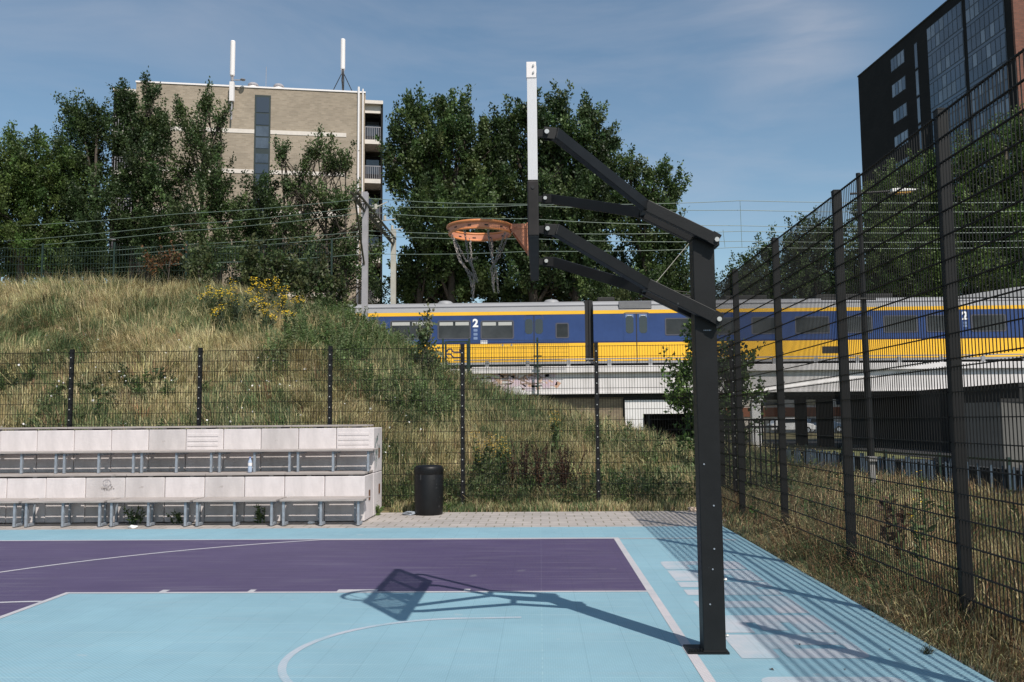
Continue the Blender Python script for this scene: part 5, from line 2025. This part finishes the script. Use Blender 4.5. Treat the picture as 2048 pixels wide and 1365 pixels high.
# single plants one can point at
def plant(name, label, cat, x, y, h, nst, seed, pal, leaf, spread=.25, flowers=None, nfl=18, group=None, z=None, headw=.16, leafn=26, stempal=None, fsize=.05):
    rr_ = rs(seed)
    z = float(terr(x, y)) if z is None else z
    t = thing(name, label, cat, (x, y, z), group)
    base = np.tile([x, y, z], (nst, 1)) + np.concatenate([rr_.normal(size=(nst, 2)) * .05, np.zeros((nst, 1))], 1)
    lean = rr_.normal(size=(nst, 2)) * spread
    hh = h * rr_.uniform(.7, 1.05, nst)
    st = MB()
    tips = []
    for i in range(nst):
        p0 = Vector(base[i])
        p2 = p0 + Vector((lean[i, 0] * hh[i], lean[i, 1] * hh[i], hh[i]))
        p1 = p0.lerp(p2, .5) + Vector((lean[i, 0] * -.08 * hh[i], lean[i, 1] * -.08 * hh[i], .03))
        st.tube([p0, p1, p2], [.010, .008, .004], 5)
        tips.append(p2)
    sm_ = bpy.data.materials.get('stem_' + name) or mat('stem_' + name, tuple((stempal if stempal is not None else pal)[0] * .9), .8)
    st.build('stem', sm_, t)
    tt = rr_.random((nst, leafn)) ** .7 * .92
    P = base[:, None, :] + np.concatenate([lean[:, None, :] * (tt * hh[:, None])[..., None], (tt * hh[:, None])[..., None]], -1)
    D = rr_.normal(size=(nst, leafn, 3))
    D[..., 2] = np.abs(D[..., 2]) * .6 + .1
    D /= np.linalg.norm(D, axis=-1, keepdims=True)
    sz = leaf * rr_.uniform(.5, 1.3, (nst, leafn)) * (1.2 - .6 * tt)
    V, T = leaf_geo(P.reshape(-1, 3), D.reshape(-1, 3), sz.reshape(-1), rr_, wr=.36)
    C = np.repeat(pick(rr_, pal, nst * leafn), 4, axis=0)
    np_mesh('foliage', V, T, M['leaf'], np.clip(C, 0, 1), t)
    if flowers:
        fm = MB()
        for p in tips:
            for k in range(nfl):
                a, rad = rr_.uniform(0, 6.28), headw * math.sqrt(rr_.random())
                c = p + Vector((rad * math.cos(a), rad * math.sin(a), .05 - rad * rad * 2.2 - h * .28 * rr_.random() ** 1.6))
                s = fsize * rr_.uniform(.6, 1.2)
                th = rr_.uniform(0, 1)
                ring = [c + Vector((s * .5 * math.cos(th + j * 1.047), s * .5 * math.sin(th + j * 1.047), rr_.uniform(-.2, .2) * s)) for j in range(6)]
                fm.add([c + Vector((0, 0, s * .35))] + ring, [(0, j + 1, (j + 1) % 6 + 1) for j in range(6)])
        fm.build('blossom', flowers, t)
    return t


RAG = np.array([(.055, .075, .04), (.07, .095, .05), (.09, .11, .065)])
ragpos = [(409, 632, 585, 'leftmost yellow ragwort plant on the upper bank'), (440, 640, 572, 'thin yellow ragwort left of the tallest clump'), (474, 655, 566, 'yellow ragwort with a double head on the upper bank'),
          (442, 660, 612, 'low yellow ragwort at the foot of the flower patch'), (503, 650, 594, 'yellow ragwort in the middle of the flower patch'), (533, 640, 553, 'tallest and broadest yellow ragwort on the upper bank'),
          (558, 640, 560, 'yellow ragwort just beside the tallest one'), (537, 658, 598, 'small yellow ragwort beneath the tallest one'), (527, 664, 622, 'lowest yellow ragwort above the dry hollow'),
          (566, 645, 592, 'yellow ragwort at the edge of the green weeds'), (571, 668, 624, 'single low ragwort in straw near the green weeds'), (597, 636, 594, 'last faint ragwort among the green weeds')]


def on_bank(px, py):
    d = ray(px, py)
    for Y in np.arange(17, 31, .02):
        p = CAM + d * (Y / d[1])
        if p[2] <= float(terr(p[0], Y)): return p
    return CAM + d * (28.2 / d[1])


for i, (px, pb, pt, lb) in enumerate(ragpos):
    p = on_bank(px, pb)
    h = max(.35, (pb - pt) / 1767.0 * p[1] * 1.05)
    plant('ragwort_plant', lb, 'flowering plant', p[0], p[1], h, 4 if i not in (5, 2) else 8, 100 + i, RAG, .16, .20, M['petal'], 16, 'yellow flowering ragworts on the bank', headw=.13, fsize=.045)
DOCK = np.array([(.10, .05, .03), (.075, .04, .026), (.13, .075, .045)])
for i, (px, pt, y, nst, lb) in enumerate(((1048, 872, 17.6, 7, 'tall rusty brown dock plant behind the far fence, farther from the fence post'), (1078, 874, 17.3, 9, 'densest dark brown dock plant behind the far fence'),
                                       (1122, 880, 17.4, 9, 'dark brown dock plant leaning towards the fence post'), (1140, 890, 17.8, 5, 'thin brown dock plant nearest to the fence post'), (1028, 900, 17.9, 4, 'small brown dock plant beside the yellow flowers'))):
    p = at(px, 1000, y)
    h = at(px, pt, y)[2] - float(terr(p[0], y))
    plant('dock_plant', lb, 'plant', p[0], y, h, nst, 200 + i, DOCK, .075, .14, None, group='brown docks behind the far fence', leafn=90)
for i, (px, pt, y, lb) in enumerate(((965, 870, 18.4, 'pale yellow goldenrod behind the far fence beside the docks'), (1005, 880, 18.0, 'ochre goldenrod leaning over yellow blooms by the docks'), (1115, 820, 21.0, 'tall green goldenrod in front of the brick abutment'))):
    p = at(px, 1000, y)
    h = at(px, pt, y)[2] - float(terr(p[0], y))
    plant('goldenrod_plant', lb, 'flowering plant', p[0], y, h, 6, 230 + i, WGREEN, .15, .10, M['dull_petal'], 22, 'goldenrods behind the far fence', headw=.12, fsize=.03, leafn=34)
for i, (px, py, hh, lb) in enumerate(((1066, 1015, .22, 'broad leaved green dock at the pavement edge'), (885, 1022, .18, 'leafy weed growing against the black bin'), (748, 1030, .26, 'green tuft in the corner of the bleacher end'))):
    p = ground(px, py)
    plant('leafy_weed', lb, 'plant', p[0], p[1], hh, 7, 250 + i, np.array([(.08, .13, .035), (.11, .16, .05)]), .17, .5, None, leafn=8, z=-.03)
p = ground(1855, 1308)
rr0 = rs(270)
n = 70
PP = np.stack([p[0] + rr0.normal(size=n) * .018, p[1] + rr0.normal(size=n) * .018, np.zeros(n)], 1)
V, T = blades_geo(PP, rr0.uniform(.03, .085, n), rr0.uniform(.003, .005, n), rr0.normal(size=(n, 2)) * .5, rr0)
tag(np_mesh('grass_tuft', V, T, M['grass'], np.repeat(pick(rr0, np.array([(.05, .055, .025), (.09, .08, .04)]), n), 5, axis=0)), 'small dark grass tuft growing through the blue court tiles', 'grass tuft')
for i, (px, pt, y, lb) in enumerate(((1848, 930, 8.6, 'tall mullein weed with pale yellow top behind the tall fence'), (1790, 975, 9.6, 'thin withered thistle behind the tall fence'))):
    p = at(px, 1000, y)
    h = at(px, pt, y)[2]
    plant('tall_weed', lb, 'plant', p[0], y, h, 2 if i == 0 else 4, 280 + i, WGREEN if i == 0 else DOCK, .13, .07, M['petal'] if i == 0 else None, 6, headw=.05, fsize=.03, leafn=40, z=-.03)
p = ground(1672, 1120)
plant('dandelion', 'small weed with two yellow blooms at the court edge', 'flowering plant', p[0] + .12, p[1], .16, 2, 290, WGREEN, .12, .3, M['petal'], 3, headw=.03, leafn=8, z=-.03)
for i, (px, py, hh, lb) in enumerate(((265, 1046, .30, 'dark creeper under the ground bench, left of the crumpled paper'), (352, 1047, .24, 'leafy weed in the shade of the ground bench, third module from the bin end'), (520, 1046, .34, 'climbing green weed under the second ground bench from the bin end'))):
    p = at(px, py, 14.64)
    plant('shade_weed', lb, 'plant', p[0], 14.64, hh, 6, 255 + i, np.array([(.07, .11, .04), (.09, .13, .05)]), .10, .3, None, leafn=12, z=-.01)
p = ground(862, 1028)
plant('daisy_weed', 'withered weed with white blooms in front of the black bin', 'flowering plant', p[0], p[1] - .02, .34, 6, 295, np.array([(.30, .26, .16), (.22, .18, .10)]), .05, .16, M['litter_paper'], 4, headw=.05, fsize=.03, leafn=14, z=-.01)


# ------------------------------------------------------------------ trees
def tree(label, Y, blobs, trunks, seed, pal, leaf=.185, dens=14, per=115, name='tree', cat='tree', group='trees behind the railway', depth=.85, zb=None, sprig=1.0, clus=.42, grow=1.1):
    rr_ = rs(seed)
    B = []
    for (px, py, rx, ry) in blobs:
        dy = rr_.uniform(-.6, .6) * rx * Y / 1767
        c = at(px, py, Y + dy)
        B.append((c, rx * Y / 1767 * grow, ry * Y / 1767 * grow))
    bx, bz = np.mean([b[0][0] for b in B]), min(b[0][2] - b[2] for b in B)
    zb = float(terr(bx, Y)) if zb is None else zb
    t = thing(name, label, cat, (float(bx), Y, zb), group)
    VV, TT, CC = [], [], []
    nv_ = 0
    tips = []
    for c, rx, rz in B:
        nc = max(6, int(dens * (rx * rz) ** .92 + 3))
        u = rr_.normal(size=(nc, 3))
        u /= np.linalg.norm(u, axis=1)[:, None]
        rad = rr_.random(nc) ** (1 / 2.6)
        cen = c + u * rad[:, None] * np.array([rx, rx * depth, rz])
        axis = u * np.array([.8, .8, .5]) + np.array([0, 0, .9])
        axis /= np.linalg.norm(axis, axis=1)[:, None]
        ln = clus * rr_.uniform(.8, 2.3, nc) * sprig * np.where(u[:, 2] > .2, 1.25, .8)
        tips.append(cen)
        k = per
        tt = rr_.uniform(-1, 1, (nc, k))
        tap = (1.05 - .5 * (tt * .5 + .5))
        P = cen[:, None, :] + axis[:, None, :] * (tt * ln[:, None])[..., None] + rr_.normal(size=(nc, k, 3)) * (clus * .52 * tap)[..., None]
        D = rr_.normal(size=(nc, k, 3)) + axis[:, None, :] * .7 + np.array([0, 0, .2])
        D /= np.linalg.norm(D, axis=-1, keepdims=True)
        sz = leaf * rr_.uniform(.6, 1.25, (nc, k))
        V, T = leaf_geo(P.reshape(-1, 3), D.reshape(-1, 3), sz.reshape(-1), rr_, wr=.62, fold=.3)
        cc = pick(rr_, pal, nc)[:, None, :] * rr_.uniform(.75, 1.3, (nc, k, 1))
        VV.append(V); TT.append(T + nv_); CC.append(np.repeat(cc.reshape(-1, 3), 4, axis=0))
        nv_ += len(V)
    tb = MB()
    for (px, r0) in trunks:
        xb = at(px, 560, Y)[0]
        root = Vector((xb, Y, zb - .3))
        top = Vector((xb + rr_.uniform(-.3, .3), Y, float(np.percentile([b[0][2] for b in B], 70))))
        midp = root.lerp(top, .45) + Vector((rr_.uniform(-.3, .3), 0, 0))
        tb.tube([root, midp, top], [r0, r0 * .75, r0 * .25], 8)
        for c, rx, rz in B:
            if abs(c[0] - xb) > 7: continue
            f = np.clip((c[2] - rz * .8 - root.z) / max(.1, (top.z - root.z)), .1, .95) * .8
            s = root.lerp(top, f)
            e = Vector(c)
            tb.tube([s, s.lerp(e, .5) + Vector((0, 0, .2)), e], [r0 * .42, r0 * .28, r0 * .10], 6)
            for j in range(5):
                q_ = tips[[i for i, b in enumerate(B) if b[0] is c][0]]
                e2 = Vector(q_[rr_.integers(0, len(q_))])
                tb.tube([s.lerp(e, .7), s.lerp(e, .7).lerp(e2, .6), e2], [r0 * .18, r0 * .12, .015], 5)
    tb.build('trunk', M['bark'], t, smooth=True)
    np_mesh('crown', np.concatenate(VV), np.concatenate(TT), M['leaf'], np.clip(np.concatenate(CC), 0, 1), t)
    return t


DK = np.array([(.038, .066, .022), (.050, .082, .027), (.032, .055, .020), (.066, .10, .034)])
LT_ = np.array([(.070, .115, .028), (.088, .14, .034), (.055, .092, .025), (.105, .15, .042)])
MD = np.array([(.050, .084, .026), (.066, .105, .032), (.040, .068, .022), (.08, .115, .036)])
OL = np.array([(.056, .090, .030), (.070, .108, .036), (.045, .072, .026), (.085, .12, .042)])

tree('round light green tree at the edge of the photo, left of the dark maples', 57, [(15, 345, 75, 70), (85, 330, 60, 55), (45, 425, 85, 75), (120, 400, 45, 70), (30, 500, 80, 55), (110, 490, 60, 60), (-50, 380, 80, 90)], [(40, .3), (100, .22)], 301, LT_, dens=16, grow=1.2)
tree('dark maple with a bushy top between the light tree and the spire tree', 58, [(160, 235, 30, 32), (195, 240, 24, 28), (180, 300, 48, 58), (165, 380, 50, 60), (195, 440, 55, 70), (170, 510, 60, 45)], [(180, .25)], 302, DK, dens=16, grow=1.2)
tree('tall dark spire tree at the left end of the tan apartment block', 58.5, [(247, 205, 20, 36), (300, 186, 13, 26), (280, 250, 46, 50), (240, 280, 30, 45), (310, 280, 32, 50), (290, 345, 55, 60), (310, 430, 55, 70), (270, 490, 30, 40), (325, 500, 45, 45)], [(300, .25), (265, .2)], 303, DK, dens=16)
tree('broad olive tree in front of the tan apartment block, beside the stair window', 57.5, [(358, 222, 16, 22), (413, 205, 17, 26), (440, 240, 14, 26), (385, 265, 30, 36), (412, 300, 42, 50), (365, 340, 35, 50), (430, 370, 52, 55), (380, 430, 60, 60), (455, 430, 45, 60), (410, 500, 75, 45)], [(400, .25), (440, .2)], 304, OL, dens=11, grow=.86)
tree('dark rounded tree at the foot of the stair window', 58, [(520, 385, 36, 42), (500, 430, 40, 50), (540, 440, 40, 60), (510, 500, 50, 45)], [(520, .2)], 305, DK, grow=.95)
tree('group of slim upright saplings in front of the right half of the tan block', 57.5, [(562, 320, 11, 34), (578, 370, 16, 34), (612, 325, 10, 34), (600, 380, 26, 36), (634, 305, 11, 34), (655, 330, 16, 36), (672, 318, 10, 32), (692, 325, 12, 36), (650, 390, 44, 40), (690, 400, 30, 50), (600, 450, 50, 55), (660, 460, 55, 55), (700, 500, 40, 60), (733, 440, 18, 40), (745, 500, 20, 46), (742, 560, 22, 40), (610, 520, 60, 40)], [(570, .12), (612, .12), (655, .14), (690, .12)], 306, OL, dens=8.5, grow=.80)
tree('large dark green maple right of the tan block, behind the rim', 60, [(828, 230, 26, 32), (800, 270, 22, 36), (895, 222, 22, 30), (932, 222, 16, 22), (870, 275, 50, 42), (930, 280, 40, 45), (840, 330, 56, 50), (905, 350, 72, 60), (830, 410, 44, 50), (900, 440, 95, 60), (960, 400, 55, 70), (975, 290, 34, 44), (985, 360, 40, 50), (860, 510, 60, 50), (930, 530, 80, 50), (815, 560, 30, 36), (776, 305, 9, 20), (784, 350, 14, 30), (880, 575, 90, 30)], [(900, .35), (840, .25)], 307, MD, leaf=.24, grow=1.04)
tree('huge dark green maple behind the backboard and hoop arms', 60.5, [(1012, 245, 30, 34), (1062, 230, 30, 34), (1122, 212, 20, 30), (1100, 260, 46, 40), (1185, 235, 24, 26), (1160, 280, 44, 40), (1212, 290, 26, 36), (1050, 310, 70, 50), (1130, 340, 80, 55), (1200, 350, 46, 46), (1040, 400, 80, 60), (1140, 420, 95, 60), (1040, 490, 90, 60), (1140, 510, 100, 60), (1200, 440, 50, 60), (1080, 570, 150, 36)], [(1060, .4), (1150, .35)], 308, DK, leaf=.24, grow=1.08)
tree('lighter maple tapering down to open sky beside the hoop pole', 59, [(1252, 335, 22, 22), (1312, 348, 22, 22), (1345, 380, 18, 26), (1280, 385, 42, 38), (1330, 420, 30, 32), (1260, 440, 46, 42), (1310, 470, 46, 42), (1355, 490, 24, 34), (1280, 530, 60, 46), (1345, 545, 40, 42), (1250, 580, 90, 26), (1350, 590, 50, 22)], [(1290, .25)], 309, MD, leaf=.21)
tree('small open tree just right of the hoop pole behind the tall fence', 60, [(1478, 545, 24, 26), (1512, 525, 24, 24), (1548, 500, 20, 24), (1500, 580, 50, 26), (1555, 560, 36, 36)], [(1510, .15)], 310, MD, dens=9)
tree('medium tree behind the second post of the tall fence', 60, [(1602, 480, 34, 30), (1650, 465, 30, 28), (1620, 520, 50, 42), (1590, 565, 50, 34), (1670, 540, 40, 50), (1655, 580, 60, 26)], [(1630, .2)], 311, MD)
tree('tall tree in front of the dark tower, behind the lamp head', 60, [(1740, 420, 34, 30), (1785, 375, 40, 34), (1830, 350, 34, 34), (1760, 470, 54, 44), (1820, 430, 50, 46), (1740, 530, 60, 50), (1820, 520, 70, 54), (1780, 575, 90, 26)], [(1780, .3)], 312, LT_)
tree('broad leafy tree in front of the gridded tower windows', 60, [(1885, 345, 36, 34), (1930, 318, 36, 32), (1900, 400, 56, 46), (1960, 380, 40, 46), (1890, 470, 60, 50), (1950, 470, 56, 56), (1900, 545, 80, 46)], [(1910, .3)], 313, LT_)
tree('tallest leafy tree at the right edge of the photo before the red brick wall', 59, [(1990, 295, 34, 32), (2040, 265, 40, 36), (2090, 270, 50, 50), (2010, 350, 52, 46), (2070, 360, 60, 60), (2000, 440, 56, 56), (2070, 460, 70, 70), (2020, 530, 80, 50)], [(2030, .3)], 314, LT_)

# dark understorey behind the train
tree('dark dense hedge of undergrowth behind the train, under the maples', 63, [(px, 575 + (px * 7 % 23), 60, 40) for px in range(800, 1400, 60)], [(1000, .1), (1200, .1)], 350, DK, name='hedge', cat='hedge', group=None, dens=9)
tree('dark dense hedge of undergrowth behind the train, beyond the tall fence', 63, [(px, 575 + (px * 7 % 23), 60, 40) for px in range(1460, 2100, 60)], [(1600, .1), (1900, .1)], 351, DK, name='hedge', cat='hedge', group=None, dens=9)
tree('dark dense hedge of undergrowth at the foot of the tan apartment block', 61, [(px, 515 + (px * 7 % 31), 56, 46) for px in list(range(20, 230, 60)) + list(range(300, 420, 56)) + list(range(500, 720, 56))], [(100, .1), (600, .1)], 352, DK, name='hedge', cat='hedge', group=None, dens=12)
# young tree close behind the fence corner
sap = tree('young feathery green tree behind the hoop pole at the fence corner', 21.5, [(1362, 745, 24, 24), (1400, 735, 34, 34), (1345, 790, 20, 20), (1380, 800, 40, 34), (1440, 730, 34, 40), (1490, 720, 18, 20), (1480, 760, 40, 34), (1520, 790, 24, 14), (1420, 800, 50, 40), (1400, 860, 50, 46), (1460, 850, 50, 40), (1390, 640, 7, 26), (1385, 690, 10, 34)], [(1410, .06), (1460, .05)], 320, np.array([(.085, .14, .035), (.11, .17, .045), (.06, .10, .03)]), leaf=.11, dens=60, per=34, group=None, sprig=1.1, clus=.15, zb=0.0)
# pale shrub hanging at the top of the bank
tree('reddish dried shrub on the crest of the bank', 28.6, [(325, 520, 20, 14), (345, 515, 14, 18), (300, 530, 14, 10)], [(325, .03)], 321, np.array([(.16, .08, .035), (.12, .06, .03), (.10, .08, .03)]), leaf=.10, dens=40, per=26, name='shrub', cat='shrub', group=None, clus=.16)
for i, (px, pt, hw, lb) in enumerate(((400, 492, 22, 'tall willowherb left of the pale gap on the crest'), (505, 490, 30, 'tall willowherb right of the pale gap on the crest'), (560, 500, 34, 'thick leafy shrub on the crest behind the ragworts'), (620, 520, 40, 'dark leafy shrub on the shoulder of the crest'), (670, 545, 30, 'low leafy shrub next to the grey mast'))):
    y = 28.7
    tree(lb, y, [(px, pt + 20, hw * .6, 22), (px + hw * .4, pt + 40, hw * .6, 24), (px - hw * .4, pt + 48, hw * .6, 24), (px, pt + 70, hw, 26)], [(px, .03)], 330 + i, np.array([(.05, .075, .026), (.07, .09, .034), (.085, .10, .04)]), leaf=.15, dens=34, per=26, name='shrub', cat='shrub', group='leafy shrubs along the crest', clus=.18)
tree('pale variegated branch rising from the bank in front of the train', 26.5, [(858, 640, 10, 16), (850, 668, 14, 14), (840, 690, 26, 20), (862, 710, 24, 24)], [(852, .02)], 340, np.array([(.16, .19, .10), (.10, .14, .06), (.22, .23, .14)]), leaf=.13, dens=60, per=18, name='shrub', cat='shrub', group=None, clus=.14)

# white blooms scattered through the lower bank, and dry scraps blown onto the court
rr0 = rs(71)
n = 480
X = rr0.uniform(-13, -2, n)
Y = rr0.uniform(17.2, 23, n)
ok = noise2(X, Y, 33, 1.9) > .52
X, Y = X[ok], Y[ok]
Z = terr(X, Y) + rr0.uniform(.2, .45, len(X))
D = rr0.normal(size=(len(X), 3)); D[:, 2] = np.abs(D[:, 2]) * .3
D /= np.linalg.norm(D, axis=1)[:, None]
V, T = leaf_geo(np.stack([X, Y, Z], 1), D, rr0.uniform(.03, .07, len(X)), rr0, wr=.9)
tag(np_mesh('white_blooms', V, T, M['litter_paper']), kind='stuff')
for i in range(14):
    px, py = [(1690, 1105), (1745, 1122), (1700, 1180), (1560, 1180), (1625, 1262), (1745, 1235), (1543, 1340), (1600, 1290), (1670, 1270), (1820, 1260), (1500, 1120), (1470, 1112), (1780, 1300), (1690, 1340)][i]
    p = ground(px, py)
    rr_ = random.Random(i)
    s_ = rr_.uniform(.012, .03)
    a = rr_.uniform(0, 6.28)
    ca, sa = math.cos(a), math.sin(a)
    pts = [(-s_, 0, .002), (0, -s_ * .4, .004 + s_ * .2), (s_, 0, .002), (0, s_ * .4, .003 + s_ * .3)]
    o = MB().add([(p[0] + x * ca - y * sa, p[1] + x * sa + y * ca, z) for x, y, z in pts], [(0, 1, 3), (1, 2, 3)]).build('dry_leaf', M['bark'])
    tag(o, 'tiny dry leaf scrap lying on the blue tiles beside the verge', 'leaf', 'dry leaf scraps on the court')
print('done')
